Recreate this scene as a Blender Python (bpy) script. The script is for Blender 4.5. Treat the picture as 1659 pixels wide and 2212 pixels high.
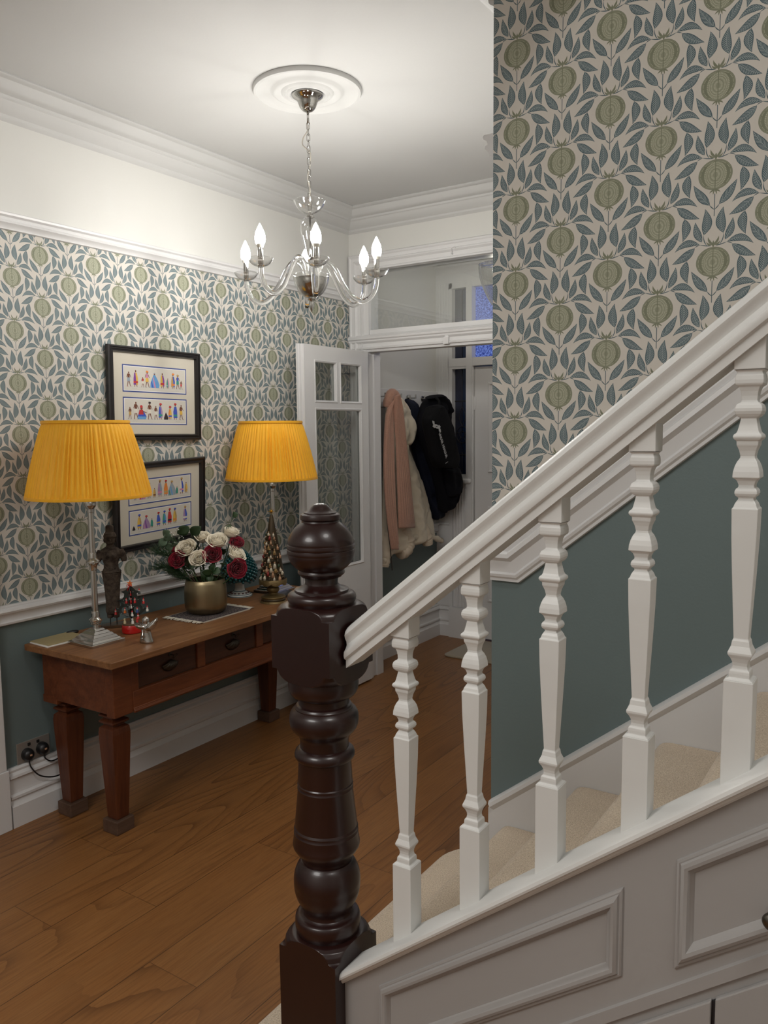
import bpy, math, random
from math import sin, cos, pi, radians, sqrt, atan2, hypot
from mathutils import Vector, Matrix, Euler, noise

# ------------------------------------------------------------------ camera, world, big lights, exposure
S = bpy.context.scene
COL = S.collection
for o in list(S.objects):
    bpy.data.objects.remove(o, do_unlink=True)
CAMP = Vector((0.0, 0.0, 1.6)); YAW, PIT, ROL = 0.58715, 0.10381, -0.01068
FW = Vector((-sin(YAW)*cos(PIT), cos(YAW)*cos(PIT), -sin(PIT)))
RT = Vector((cos(YAW), sin(YAW), 0)); UPV = RT.cross(FW)
R2 = RT*cos(ROL)+UPV*sin(ROL); U2 = -RT*sin(ROL)+UPV*cos(ROL)
cd = bpy.data.cameras.new('camera'); cam = bpy.data.objects.new('camera', cd); COL.objects.link(cam)
cd.sensor_fit = 'HORIZONTAL'; cd.sensor_width = 36.0; cd.lens = 1725*36.0/1659; cd.clip_start = 0.05
M3 = Matrix((R2, U2, -FW)).transposed(); cam.matrix_world = Matrix.Translation(CAMP) @ M3.to_4x4()
S.camera = cam
S.view_settings.view_transform = 'Standard'; S.view_settings.look = 'None'; S.view_settings.gamma = 1.0
S.view_settings.use_curve_mapping = False; S.view_settings.exposure = 0.14
w = bpy.data.worlds.new('world'); S.world = w; w.use_nodes = True
w.node_tree.nodes['Background'].inputs[0].default_value = (0.035, 0.05, 0.10, 1)
w.node_tree.nodes['Background'].inputs[1].default_value = 0.6
S.cycles.max_bounces = 8; S.cycles.transparent_max_bounces = 24; S.cycles.transmission_bounces = 10
S.cycles.sample_clamp_indirect = 4.0; S.cycles.caustics_reflective = False; S.cycles.caustics_refractive = False
BULB_W, LANDING_FILL_W, REAR_FILL_W, PORCH_FILL_W = 3.6, 33.0, 36.0, 6.0
def area_light(name, loc, rot, size, watt, color):
    ld = bpy.data.lights.new(name, 'AREA'); ld.shape = 'DISK'; ld.size = size; ld.energy = watt; ld.color = color
    o = bpy.data.objects.new(name, ld); COL.objects.link(o); o.location = loc; o.rotation_euler = rot
    return o
area_light('landing_fill', (0.9, 0.4, 4.3), (0, 0, 0), 1.0, LANDING_FILL_W, (1, .975, .935))  # unseen fill added over the stairwell to brighten the stair wall
area_light('rear_fill', (-1.4, -0.8, 2.88), (0, 0, 0), 1.1, REAR_FILL_W, (1, .98, .95))  # unseen soft fill added behind the camera to lift floor and balusters

# ------------------------------------------------------------------ key dimensions (metres)
XL, YB, ZC = -3.005, 4.15, 2.93          # left wall, back wall, ceiling
YS, XE = 2.20, -1.068                    # stair wall plane and its free corner
YF, YR, XR, ZT = 5.33, -1.6, 2.0, 4.6    # porch end wall, wall behind the camera, right wall, landing ceiling

# ------------------------------------------------------------------ materials
MATS = {}
def mat(name, color=(.8, .8, .8), rough=.5, metal=0., bump=0., bscale=60., var=.04, vscale=3., spec=.5, coat=0., sheen=0., sub=0., alpha=1.):
    if name in MATS: return MATS[name]
    m = bpy.data.materials.new(name); m.use_nodes = True; nt = m.node_tree; N = nt.nodes; L = nt.links
    b = N['Principled BSDF']; b.inputs['Roughness'].default_value = rough; b.inputs['Metallic'].default_value = metal
    b.inputs['Specular IOR Level'].default_value = spec; b.inputs['Coat Weight'].default_value = coat
    b.inputs['Sheen Weight'].default_value = sheen; b.inputs['Subsurface Weight'].default_value = sub
    tc = N.new('ShaderNodeTexCoord')
    nz = N.new('ShaderNodeTexNoise'); nz.inputs['Scale'].default_value = vscale; nz.inputs['Detail'].default_value = 3
    L.new(tc.outputs['Object'], nz.inputs['Vector'])
    mx = N.new('ShaderNodeMix'); mx.data_type = 'RGBA'
    L.new(nz.outputs['Fac'], mx.inputs['Factor'])
    mx.inputs['A'].default_value = tuple(max(0, c*(1-var)) for c in color)+(1,)
    mx.inputs['B'].default_value = tuple(min(1, c*(1+var)) for c in color)+(1,)
    L.new(mx.outputs['Result'], b.inputs['Base Color'])
    if bump > 0:
        n2 = N.new('ShaderNodeTexNoise'); n2.inputs['Scale'].default_value = bscale; n2.inputs['Detail'].default_value = 4
        L.new(tc.outputs['Object'], n2.inputs['Vector'])
        bp = N.new('ShaderNodeBump'); bp.inputs['Strength'].default_value = bump; bp.inputs['Distance'].default_value = .004
        L.new(n2.outputs['Fac'], bp.inputs['Height']); L.new(bp.outputs['Normal'], b.inputs['Normal'])
    MATS[name] = m
    return m
class X:
    """tiny expression builder for math nodes"""
    nt = None
    def __init__(s, v): s.v = v
    @staticmethod
    def op(o, *a):
        n = X.nt.nodes.new('ShaderNodeMath'); n.operation = o
        for i, q in enumerate(a):
            q = q.v if isinstance(q, X) else q
            if isinstance(q, (int, float)): n.inputs[i].default_value = float(q)
            else: X.nt.links.new(q, n.inputs[i])
        return X(n.outputs[0])
    def __add__(s, o): return X.op('ADD', s, o)
    def __radd__(s, o): return X.op('ADD', o, s)
    def __sub__(s, o): return X.op('SUBTRACT', s, o)
    def __rsub__(s, o): return X.op('SUBTRACT', o, s)
    def __mul__(s, o): return X.op('MULTIPLY', s, o)
    def __rmul__(s, o): return X.op('MULTIPLY', o, s)
    def __truediv__(s, o): return X.op('DIVIDE', s, o)
    def __gt__(s, o): return X.op('GREATER_THAN', s, o)
    def __lt__(s, o): return X.op('LESS_THAN', s, o)
    def abs(s): return X.op('ABSOLUTE', s)
    def frac(s): return X.op('FRACT', s)
    def floor(s): return X.op('FLOOR', s)
    def sqrt(s): return X.op('SQRT', s)
    def max(s, o): return X.op('MAXIMUM', s, o)
    def min(s, o): return X.op('MINIMUM', s, o)
    def wrap(s, lo, hi): return X.op('WRAP', s, hi, lo)
def mixc(nt, f, a, b, blend='MIX'):
    n = nt.nodes.new('ShaderNodeMix'); n.data_type = 'RGBA'; n.blend_type = blend
    for k, q in (('Factor', f), ('A', a), ('B', b)):
        q = q.v if isinstance(q, X) else q
        if isinstance(q, (tuple, list)): n.inputs[k].default_value = tuple(q)+((1,) if len(q) == 3 else ())
        elif isinstance(q, (int, float)): n.inputs[k].default_value = q
        else: nt.links.new(q, n.inputs[k])
    return n.outputs['Result']
def base_mat(name, rough=.5, spec=.5, coat=0.):
    m = bpy.data.materials.new(name); m.use_nodes = True; MATS[name] = m
    b = m.node_tree.nodes['Principled BSDF']; b.inputs['Roughness'].default_value = rough
    b.inputs['Specular IOR Level'].default_value = spec; b.inputs['Coat Weight'].default_value = coat
    return m, m.node_tree, b
def coords(nt, kind='Object', scale=None, rot=None):
    tc = nt.nodes.new('ShaderNodeTexCoord')
    mp = nt.nodes.new('ShaderNodeMapping'); nt.links.new(tc.outputs[kind], mp.inputs['Vector'])
    if scale: mp.inputs['Scale'].default_value = scale
    if rot: mp.inputs['Rotation'].default_value = rot
    return mp.outputs['Vector']

# ---- wallpaper: pomegranates and leaves, drawn with distance functions
WP, WQ = .208, .130
def leaf_group():
    g = bpy.data.node_groups.new('leaf_print', 'ShaderNodeTree')
    for nm in ('U', 'V', 'CX', 'CY', 'CA', 'SA', 'H', 'W', 'B'):
        g.interface.new_socket(nm, in_out='INPUT', socket_type='NodeSocketFloat')
    for nm in ('Leaf', 'Vein'):
        g.interface.new_socket(nm, in_out='OUTPUT', socket_type='NodeSocketFloat')
    gi = g.nodes.new('NodeGroupInput'); go = g.nodes.new('NodeGroupOutput'); old = X.nt; X.nt = g
    I = {k: X(gi.outputs[k]) for k in ('U', 'V', 'CX', 'CY', 'CA', 'SA', 'H', 'W', 'B')}
    dx = I['U']-I['CX']; dy = (I['V']-I['CY']).wrap(-WP/2, WP/2)
    p = dx*I['CA']+dy*I['SA']; q = dy*I['CA']-dx*I['SA']
    t = p/I['H']; k = 1-t*t
    q = (q-I['B']*k).abs()
    wd = I['W']*k*(1-t*.38)
    ins = t.abs() < 1
    d = wd-q; m = (d > 0)*ins
    fr = ((p-q*1.15)*215).frac()
    vein = ((fr < .34)*(q < wd*.80)*(q > .0008)).max(q < .00045)*(d > .0013)
    g.links.new(m.v, go.inputs['Leaf']); g.links.new((vein*m).v, go.inputs['Vein'])
    X.nt = old
    return g
LG = leaf_group()
def wallpaper(name, axis, phase_u, phase_v, su, sv):
    m, nt, b = base_mat(name, .62, .25); X.nt = nt
    tc = nt.nodes.new('ShaderNodeTexCoord'); sp = nt.nodes.new('ShaderNodeSeparateXYZ')
    nt.links.new(tc.outputs['Object'], sp.inputs[0])
    u = (X(sp.outputs[axis])-phase_u)*su; v = (X(sp.outputs[2])-phase_v)*sv
    ax = u.wrap(-WQ, WQ).abs(); bx = WQ-ax; bv = v+WP/2
    def leaf(U, V, base, tip, W, bend):
        cx, cy = (base[0]+tip[0])/2, (base[1]+tip[1])/2
        L = hypot(tip[0]-base[0], tip[1]-base[1]); ca, sa = (tip[0]-base[0])/L, (tip[1]-base[1])/L
        n = nt.nodes.new('ShaderNodeGroup'); n.node_tree = LG
        nt.links.new(U.v, n.inputs['U']); nt.links.new(V.v, n.inputs['V'])
        for k, val in (('CX', cx), ('CY', cy), ('CA', ca), ('SA', sa), ('H', L/2), ('W', W), ('B', bend)):
            n.inputs[k].default_value = val
        return X(n.outputs['Leaf']), X(n.outputs['Vein'])
    LV = [((.0105, -.0715), (.0495, -.018), .0098, -.003), ((.0222, .067), (.021, .1295), .0112, .0062),
          ((.0265, .0505), (.0430, .101), .0086, -.0042), ((.032, .0455), (.0905, .033), .0084, .0115),
          ((.0425, .038), (.0965, .004), .0100, -.004), ((.0612, .0085), (.0575, -.047), .0104, .0065)]
    ST = [((.0, -.083), (.0125, -.069), .0011, -.0008), ((.014, .040), (.0225, .070), .0011, -.0035), ((.004, .0385), (.034, .0455), .0011, -.001), ((.030, .0445), (.0445, .038), .0010, .001), ((.052, .033), (.0605, .006), .0010, .0012)]
    GR = [((0, .035), (.0, .052), .0028, 0), ((.0005, .042), (.0125, .0615), .0027, -.003), ((.001, .0415), (.0165, .0505), .0022, -.0035),
          ((0, -.0365), (.013, -.0435), .0018, .002), ((0, -.035), (.004, -.0475), .0016, .001)]
    lm = vm = gm = None
    for U, V in ((ax, v), (bx, bv)):
        for a in LV:
            l, e = leaf(U, V, *a); lm = l if lm is None else lm.max(l); vm = e if vm is None else vm.max(e)
        for a in ST:
            l, e = leaf(U, V, *a); lm = lm.max(l)
        for a in GR:
            l, e = leaf(U, V, *a); gm = l if gm is None else gm.max(l)
    pom = lt = None
    for U, V in ((ax, v), (bx, bv)):
        dy = V.wrap(-WP/2, WP/2)
        lm = lm.max((U < .0009)*(dy < -.045)*(dy > -.099))
        r = ((U*U)/(.0388**2)+(dy*dy)/(.0360**2)).sqrt(); pm = r < 1
        xx = U/(.0258); yy = (dy+.0005)/(.0305); rr = (xx*xx+yy*yy).sqrt()
        tick = (X.op('ARCTAN2', yy, xx)*7.0).frac() < .55
        dash = ((dy*330).frac() < .62)
        li = (((rr > .86)*(rr < 1.0)*tick).max((rr > .74)*(rr < .80)).max((rr > .52)*(rr < .66)*dash).max((rr > .22)*(rr < .40)*dash).max((r > .86)*(r < .885)*((dy*90).frac() < .8)))*(U > .0011)*pm
        li = li.max((rr < 1.0)*pm*(U > .0011)*.30).max((r > .93)*(r < .96)*pm*.35)
        pom = pm if pom is None else pom.max(pm); lt = li if lt is None else lt.max(li)
    nz = nt.nodes.new('ShaderNodeTexNoise'); nz.inputs['Scale'].default_value = 45; nz.inputs['Detail'].default_value = 3
    nt.links.new(tc.outputs['Object'], nz.inputs['Vector'])
    bg = mixc(nt, nz.outputs['Fac'], (.64, .60, .545), (.68, .645, .59))
    blue = mixc(nt, nz.outputs['Fac'], (.060, .100, .122), (.110, .165, .185))
    vein = (.40, .45, .445)
    green = mixc(nt, nz.outputs['Fac'], (.185, .198, .135), (.26, .275, .195))
    c = mixc(nt, lm, bg, blue); c = mixc(nt, vm, c, vein)
    c = mixc(nt, gm.max(pom), c, green); c = mixc(nt, lt, c, (.47, .47, .36))
    nt.links.new(c, b.inputs['Base Color'])
    return m
M_WPL = wallpaper('wallpaper_pomegranate_hall', 1, 2.903, 2.005, WQ/.1275, WP/.2068)
M_WPS = wallpaper('wallpaper_pomegranate_stair', 0, -.995, 2.013, WQ/.1355, WP/.2135)

M_WHITE = mat('white_gloss_paint', (.70, .695, .695), .38, bump=.08, bscale=40, var=.02)
M_RAILW = mat('white_stair_paint', (.67, .665, .645), .40, bump=.14, bscale=22, var=.05, vscale=9)
M_CREAM = mat('cream_wall_paint', (.67, .665, .635), .7, bump=.05, bscale=120, var=.015)
M_CEIL = mat('white_ceiling_paint', (.58, .58, .57), .8, bump=.05, bscale=90, var=.02)
M_TEAL = mat('teal_wall_paint', (.145, .192, .195), .55, bump=.08, bscale=140, var=.04)
M_PANEL = mat('grey_white_panel_paint', (.345, .33, .32), .5, bump=.1, bscale=30, var=.03)
M_DARK = mat('newel_mahogany_varnish', (.017, .0045, .0036), .33, bump=.05, bscale=30, var=.35, vscale=7, coat=.15)

def wood(name, dark, mid, light, rough, along='Y', scale=1., coat=0.):
    m, nt, b = base_mat(name, rough, .4, coat); X.nt = nt
    sc = {'X': (1.2, 14, 14), 'Y': (14, 1.2, 14), 'Z': (14, 14, 1.2)}[along]
    vec = coords(nt, 'Object', tuple(s*scale for s in sc))
    n1 = nt.nodes.new('ShaderNodeTexNoise'); n1.inputs['Scale'].default_value = 1.6; n1.inputs['Detail'].default_value = 5; n1.inputs['Distortion'].default_value = .8
    n2 = nt.nodes.new('ShaderNodeTexNoise'); n2.inputs['Scale'].default_value = 9; n2.inputs['Detail'].default_value = 4
    nt.links.new(vec, n1.inputs['Vector']); nt.links.new(vec, n2.inputs['Vector'])
    cr = nt.nodes.new('ShaderNodeValToRGB'); e = cr.color_ramp.elements
    e[0].position = .3; e[0].color = dark+(1,); e[1].position = .72; e[1].color = light+(1,)
    q = e.new(.5); q.color = mid+(1,)
    f = X(n1.outputs['Fac'])*.65+X(n2.outputs['Fac'])*.35
    nt.links.new(f.v, cr.inputs['Fac']); nt.links.new(cr.outputs['Color'], b.inputs['Base Color'])
    bp = nt.nodes.new('ShaderNodeBump'); bp.inputs['Strength'].default_value = .12; bp.inputs['Distance'].default_value = .003
    nt.links.new(n2.outputs['Fac'], bp.inputs['Height']); nt.links.new(bp.outputs['Normal'], b.inputs['Normal'])
    return m
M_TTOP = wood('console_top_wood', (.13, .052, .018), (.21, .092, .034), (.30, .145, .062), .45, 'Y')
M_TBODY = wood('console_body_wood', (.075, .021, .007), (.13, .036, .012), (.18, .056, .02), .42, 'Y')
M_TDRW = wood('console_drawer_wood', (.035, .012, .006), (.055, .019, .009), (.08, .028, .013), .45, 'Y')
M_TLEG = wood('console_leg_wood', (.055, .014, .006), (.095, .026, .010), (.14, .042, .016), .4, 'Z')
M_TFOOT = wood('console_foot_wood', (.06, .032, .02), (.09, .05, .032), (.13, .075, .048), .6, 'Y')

def floor_mat():
    m, nt, b = base_mat('oak_plank_floor', .36, .4); X.nt = nt
    tc = nt.nodes.new('ShaderNodeTexCoord'); sp = nt.nodes.new('ShaderNodeSeparateXYZ'); nt.links.new(tc.outputs['Object'], sp.inputs[0])
    x, y = X(sp.outputs[0]), X(sp.outputs[1])
    row = ((x+10.06)/.205); ri = row.floor(); fx = row.frac()
    off = X.op('SINE', ri*12.9898)*43.758; off = off.frac()
    col = (y+off*2.1+20)/2.1; ci = col.floor(); fy = col.frac()
    h = (X.op('SINE', ri*78.233+ci*37.719)*43758.5).frac(); h2 = (h*917.3).frac()
    cv = nt.nodes.new('ShaderNodeCombineXYZ')
    nt.links.new((fx*1.15+h*37).v, cv.inputs[0]); nt.links.new((y*.62+h2*23).v, cv.inputs[1]); nt.links.new((h*9).v, cv.inputs[2])
    # cathedral grain: growth rings cut at a shallow angle give nested arches along each board
    n1 = nt.nodes.new('ShaderNodeTexNoise'); n1.inputs['Scale'].default_value = .55; n1.inputs['Detail'].default_value = 1; n1.inputs['Distortion'].default_value = .15
    nt.links.new(cv.outputs[0], n1.inputs['Vector'])
    ncv = nt.nodes.new('ShaderNodeTexNoise'); ncv.inputs['Scale'].default_value = 4; ncv.inputs['Detail'].default_value = 2; nt.links.new(cv.outputs[0], ncv.inputs['Vector'])
    gg = (X(n1.outputs['Fac'])*30+X(ncv.outputs['Fac'])*.35).frac(); g1 = X.op('POWER', gg, 3.5)
    amt = nt.nodes.new('ShaderNodeTexNoise'); amt.inputs['Scale'].default_value = .35; nt.links.new(cv.outputs[0], amt.inputs['Vector'])
    g1 = g1*((X(amt.outputs['Fac'])-.38)*4).max(.12).min(1.)
    fine = nt.nodes.new('ShaderNodeTexNoise'); fine.inputs['Scale'].default_value = 1; fine.inputs['Detail'].default_value = 5
    mp = nt.nodes.new('ShaderNodeMapping'); mp.inputs['Scale'].default_value = (170, 7, 1); nt.links.new(tc.outputs['Object'], mp.inputs['Vector']); nt.links.new(mp.outputs['Vector'], fine.inputs['Vector'])
    broad = nt.nodes.new('ShaderNodeTexNoise'); broad.inputs['Scale'].default_value = 1; broad.inputs['Detail'].default_value = 2
    mp2 = nt.nodes.new('ShaderNodeMapping'); mp2.inputs['Scale'].default_value = (16, 1.5, 1); nt.links.new(tc.outputs['Object'], mp2.inputs['Vector']); nt.links.new(mp2.outputs['Vector'], broad.inputs['Vector'])
    base = mixc(nt, h, (.235, .105, .034), (.315, .150, .052))
    base = mixc(nt, X(broad.outputs['Fac']), base, (.255, .104, .030))
    base = mixc(nt, (X(fine.outputs['Fac'])-.42)*1.7, base, (.130, .050, .015))
    c = mixc(nt, g1*.72, base, (.085, .032, .011))
    gap = (fx < .008).max(fx > .992).max(fy < .0009)
    c = mixc(nt, gap*.75, c, (.04, .016, .006))
    nt.links.new(c, b.inputs['Base Color'])
    bp = nt.nodes.new('ShaderNodeBump'); bp.inputs['Strength'].default_value = .15; bp.inputs['Distance'].default_value = .002
    hh = X(fine.outputs['Fac'])*.4-gap
    nt.links.new(hh.v, bp.inputs['Height']); nt.links.new(bp.outputs['Normal'], b.inputs['Normal'])
    return m
M_FLOOR = floor_mat()
def carpet_mat(name, a, c2):
    m, nt, b = base_mat(name, .95, .1); X.nt = nt; b.inputs['Sheen Weight'].default_value = .3
    v = coords(nt, 'Object')
    n = nt.nodes.new('ShaderNodeTexNoise'); n.inputs['Scale'].default_value = 330; n.inputs['Detail'].default_value = 3
    n2 = nt.nodes.new('ShaderNodeTexNoise'); n2.inputs['Scale'].default_value = 14; n2.inputs['Detail'].default_value = 2
    nt.links.new(v, n.inputs['Vector']); nt.links.new(v, n2.inputs['Vector'])
    f = (X(n.outputs['Fac'])-.3)*2.0
    c = mixc(nt, f, a, c2); c = mixc(nt, X(n2.outputs['Fac'])*.35, c, a)
    nt.links.new(c, b.inputs['Base Color'])
    bp = nt.nodes.new('ShaderNodeBump'); bp.inputs['Strength'].default_value = .8; bp.inputs['Distance'].default_value = .004
    nt.links.new(n.outputs['Fac'], bp.inputs['Height']); nt.links.new(bp.outputs['Normal'], b.inputs['Normal'])
    return m
M_CARPET = carpet_mat('beige_twist_carpet', (.46, .35, .24), (.95, .82, .66))
M_MATC = carpet_mat('cream_door_mat_pile', (.34, .28, .20), (.5, .43, .33))

def thin_glass(name, tint=(1, 1, 1), refl=1.0, rough=0.0):
    m = bpy.data.materials.new(name); m.use_nodes = True; nt = m.node_tree; nt.nodes.clear(); MATS[name] = m
    out = nt.nodes.new('ShaderNodeOutputMaterial'); tr = nt.nodes.new('ShaderNodeBsdfTransparent'); gl = nt.nodes.new('ShaderNodeBsdfGlossy')
    tr.inputs[0].default_value = tint+(1,); gl.inputs['Roughness'].default_value = rough
    fr = nt.nodes.new('ShaderNodeLayerWeight'); fr.inputs[0].default_value = .5
    nz = nt.nodes.new('ShaderNodeTexNoise'); nz.inputs['Scale'].default_value = 3
    X.nt = nt; f = (X.op('POWER', X(fr.outputs['Facing']), 4.)*.9+.045)*refl*(X(nz.outputs['Fac'])*.06+.97)
    mx = nt.nodes.new('ShaderNodeMixShader'); nt.links.new(f.min(1.0).v, mx.inputs[0]); nt.links.new(tr.outputs[0], mx.inputs[1]); nt.links.new(gl.outputs[0], mx.inputs[2])
    nt.links.new(mx.outputs[0], out.inputs[0])
    return m
M_PANE = thin_glass('window_glass', (.95, .965, .955), 2.2)
M_CRYS = thin_glass('chandelier_thin_glass', (.985, .985, .98), 2.4)
M_ACRY = thin_glass('clear_acrylic', (.9, .92, .91), 1.4)
def emit(name, color, strength):
    m, nt, b = base_mat(name, .3); b.inputs['Base Color'].default_value = (1, 1, 1, 1)
    b.inputs['Emission Color'].default_value = color+(1,); b.inputs['Emission Strength'].default_value = strength
    return m
def glassy(name, color=(1, 1, 1), rough=0., ior=1.45):
    m, nt, b = base_mat(name, rough); b.inputs['Base Color'].default_value = color+(1,)
    b.inputs['Transmission Weight'].default_value = 1.; b.inputs['IOR'].default_value = ior
    return m

# ------------------------------------------------------------------ mesh helpers
class MB:
    def __init__(s): s.v = []; s.f = []; s.m = []; s.T = None
    def add(s, vs, fs, mi=0):
        n = len(s.v)
        if s.T is not None: vs = [tuple(s.T @ Vector(q)) for q in vs]
        s.v += [tuple(q) for q in vs]; s.f += [tuple(i+n for i in f) for f in fs]; s.m += [mi]*len(fs)
        return s
    def box(s, x0, x1, y0, y1, z0, z1, mi=0):
        if x0 > x1: x0, x1 = x1, x0
        if y0 > y1: y0, y1 = y1, y0
        if z0 > z1: z0, z1 = z1, z0
        v = [(x0, y0, z0), (x1, y0, z0), (x1, y1, z0), (x0, y1, z0), (x0, y0, z1), (x1, y0, z1), (x1, y1, z1), (x0, y1, z1)]
        return s.add(v, [(3, 2, 1, 0), (4, 5, 6, 7), (0, 1, 5, 4), (1, 2, 6, 5), (2, 3, 7, 6), (3, 0, 4, 7)], mi)
    def prism(s, poly, a, b, mapf, mi=0):
        """closed 2D polygon extruded from a to b; mapf(u,v,w)->xyz"""
        n = len(poly)
        v = [mapf(p[0], p[1], a) for p in poly]+[mapf(p[0], p[1], b) for p in poly]
        f = [tuple(range(n))[::-1], tuple(range(n, 2*n))]+[(i, (i+1) % n, n+(i+1) % n, n+i) for i in range(n)]
        return s.add(v, f, mi)
    def rings(s, R, closed_ring=True, cap=True, mi=0):
        """list of rings (equal length point lists)"""
        n = len(R[0]); v = [p for r in R for p in r]; f = []
        for i in range(len(R)-1):
            for j in range(n if closed_ring else n-1):
                k = (j+1) % n; f.append((i*n+j, i*n+k, (i+1)*n+k, (i+1)*n+j))
        if cap and closed_ring:
            f.append(tuple(range(n))[::-1]); f.append(tuple((len(R)-1)*n+j for j in range(n)))
        return s.add(v, f, mi)
    def lathe(s, prof, c=(0, 0, 0), seg=32, sq=None, rot=0., mi=0, sx=1., sy=1., wob=None):
        """prof [(z,r)]; sq = half-width of a square that clips every ring"""
        R = []
        for z, r in prof:
            ring = []
            for j in range(seg):
                t = rot+2*pi*j/seg; rr = r
                if sq: rr = min(r, sq/max(abs(cos(t)), abs(sin(t)), 1e-6))
                if wob: rr *= wob(t, z)
                ring.append((c[0]+rr*cos(t)*sx, c[1]+rr*sin(t)*sy, c[2]+z))
            R.append(ring)
        return s.rings(R, mi=mi)
    def sqlathe(s, prof, c=(0, 0, 0), mi=0, aspect=1.):
        R = [[(c[0]+a*h, c[1]+b*h*aspect, c[2]+z) for a, b in ((-1, -1), (1, -1), (1, 1), (-1, 1))] for z, h in prof]
        return s.rings(R, mi=mi)
    def tube(s, pts, r, seg=8, mi=0, cap=True):
        pts = [Vector(p) for p in pts]; n = len(pts); R = []; up = None
        for i, p in enumerate(pts):
            d = (pts[min(i+1, n-1)]-pts[max(i-1, 0)])
            if d.length < 1e-9: d = Vector((0, 0, 1))
            d.normalize()
            if up is None:
                a = Vector((0, 0, 1)) if abs(d.z) < .9 else Vector((1, 0, 0)); up = a.cross(d).normalized()
            else:
                up = (up-d*up.dot(d)); up.normalize()
            b = d.cross(up); rr = r[i] if isinstance(r, (list, tuple)) else r
            R.append([tuple(p+(up*cos(2*pi*j/seg)+b*sin(2*pi*j/seg))*rr) for j in range(seg)])
        return s.rings(R, cap=cap, mi=mi)
    def sphere(s, c, r, seg=16, rng=10, mi=0, sc=(1, 1, 1)):
        prof = [(-r*cos(pi*i/rng), max(r*sin(pi*i/rng), r*.02)) for i in range(rng+1)]
        R = [[(c[0]+q*cos(2*pi*j/seg)*sc[0], c[1]+q*sin(2*pi*j/seg)*sc[1], c[2]+z*sc[2]) for j in range(seg)] for z, q in prof]
        return s.rings(R, mi=mi)
    def sweep(s, path, prof, mapf, closed=False, mi=0, side=1, cap=True):
        """path [(u,v)], prof [(n,d)]: n in-plane offset to the left of travel*side, d out of plane; mitred"""
        n = len(path); R = []
        for i, p in enumerate(path):
            a = path[(i-1) % n] if (closed or i > 0) else None; b = path[(i+1) % n] if (closed or i < n-1) else None
            ns = []
            for q0, q1 in ((a, p), (p, b)):
                if q0 is None or q1 is None: continue
                dx, dy = q1[0]-q0[0], q1[1]-q0[1]; l = hypot(dx, dy); ns.append((-dy/l*side, dx/l*side))
            if len(ns) == 1: mx, my = ns[0]
            else:
                mx, my = ns[0][0]+ns[1][0], ns[0][1]+ns[1][1]; l2 = mx*mx+my*my
                k = 2/l2; mx *= k; my *= k
            R.append([mapf(p[0]+mx*o, p[1]+my*o, d) for o, d in prof])
        if closed: R.append(R[0])
        return s.rings(R, closed_ring=True, cap=(cap and not closed), mi=mi)
    def build(s, name, mats, parent=None, smooth=False, auto=None, weld=True, mods=None):
        me = bpy.data.meshes.new(name); me.from_pydata(s.v, [], s.f); me.validate()
        if not isinstance(mats, (list, tuple)): mats = [mats]
        for m in mats: me.materials.append(m)
        if len(me.polygons) == len(s.m): me.polygons.foreach_set('material_index', s.m)
        import bmesh
        bm = bmesh.new(); bm.from_mesh(me)
        if weld: bmesh.ops.remove_doubles(bm, verts=bm.verts, dist=1e-6)
        bmesh.ops.recalc_face_normals(bm, faces=bm.faces)
        if smooth:
            lim = radians(auto if auto else 180)
            for f in bm.faces: f.smooth = True
            for e in bm.edges:
                e.smooth = not (len(e.link_faces) == 2 and e.calc_face_angle(0) > lim)
        bm.to_mesh(me); bm.free(); me.update()
        o = bpy.data.objects.new(name, me); COL.objects.link(o)
        if parent is not None: o.parent = parent
        return o
def tag(o, label=None, cat=None, group=None, kind=None):
    if label: o['label'] = label
    if cat: o['category'] = cat
    if group: o['group'] = group
    if kind: o['kind'] = kind
    return o
def structure(o, label=None): return tag(o, label, None, None, 'structure')
def thing(name, loc, label, cat, rz=0., group=None):
    o = bpy.data.objects.new(name, None); COL.objects.link(o); o.location = loc; o.rotation_euler = (0, 0, rz); o.empty_display_size = .05
    return tag(o, label, cat, group)
def catmull(pts, n=8):
    P = [Vector(p) for p in pts]; P = [P[0]]+P+[P[-1]]; out = []
    for i in range(1, len(P)-2):
        for k in range(n):
            t = k/n; a, b, c, d = P[i-1], P[i], P[i+1], P[i+2]
            out.append(.5*((2*b)+(c-a)*t+(2*a-5*b+4*c-d)*t*t+(-a+3*b-3*c+d)*t**3))
    out.append(P[-2]); return out
def smoothprof(pts, n=4): return [(p.x, p.y) for p in catmull([(a, b, 0) for a, b in pts], n)]
def bevel(o, w=.002, seg=2, angle=35):
    m = o.modifiers.new('bevel', 'BEVEL'); m.width = w; m.segments = seg; m.limit_method = 'ANGLE'; m.angle_limit = radians(angle)
    return o
def jit(a): return (random.random()-.5)*2*a
random.seed(7)
XY = lambda u, v, d: (u, v, d)
# ------------------------------------------------------------------ the room shell
structure(MB().box(XL-.15, XR, YR, YF+.3, -.1, 0).build('floor', M_FLOOR))
o = MB().box(XL-.15, -.62, YR, YF+.2, ZC, ZC+.12)
o.box(-.62, XR+.1, YR, YF+.2, ZT, ZT+.1).box(-.70, -.62, YR, YS, ZC+.12, ZT)
structure(o.build('ceiling', M_CEIL))
DZ = .875          # middle of the dado rail
# left wall in painted / papered bands
b = MB(); b.box(XL-.15, XL, YR, YB+.12, 0, DZ, 0); b.box(XL-.15, XL, YR, YB+.12, DZ, 2.41, 1); b.box(XL-.15, XL, YR, YB+.12, 2.41, ZC, 2)
b.box(XL-.15, XL-.04, YB+.12, YF+.1, 0, .80, 0); b.box(XL-.15, XL-.04, YB+.12, YF+.1, .80, ZC, 2)
structure(b.build('wall_left', [M_TEAL, M_WPL, M_CREAM]))
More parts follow.
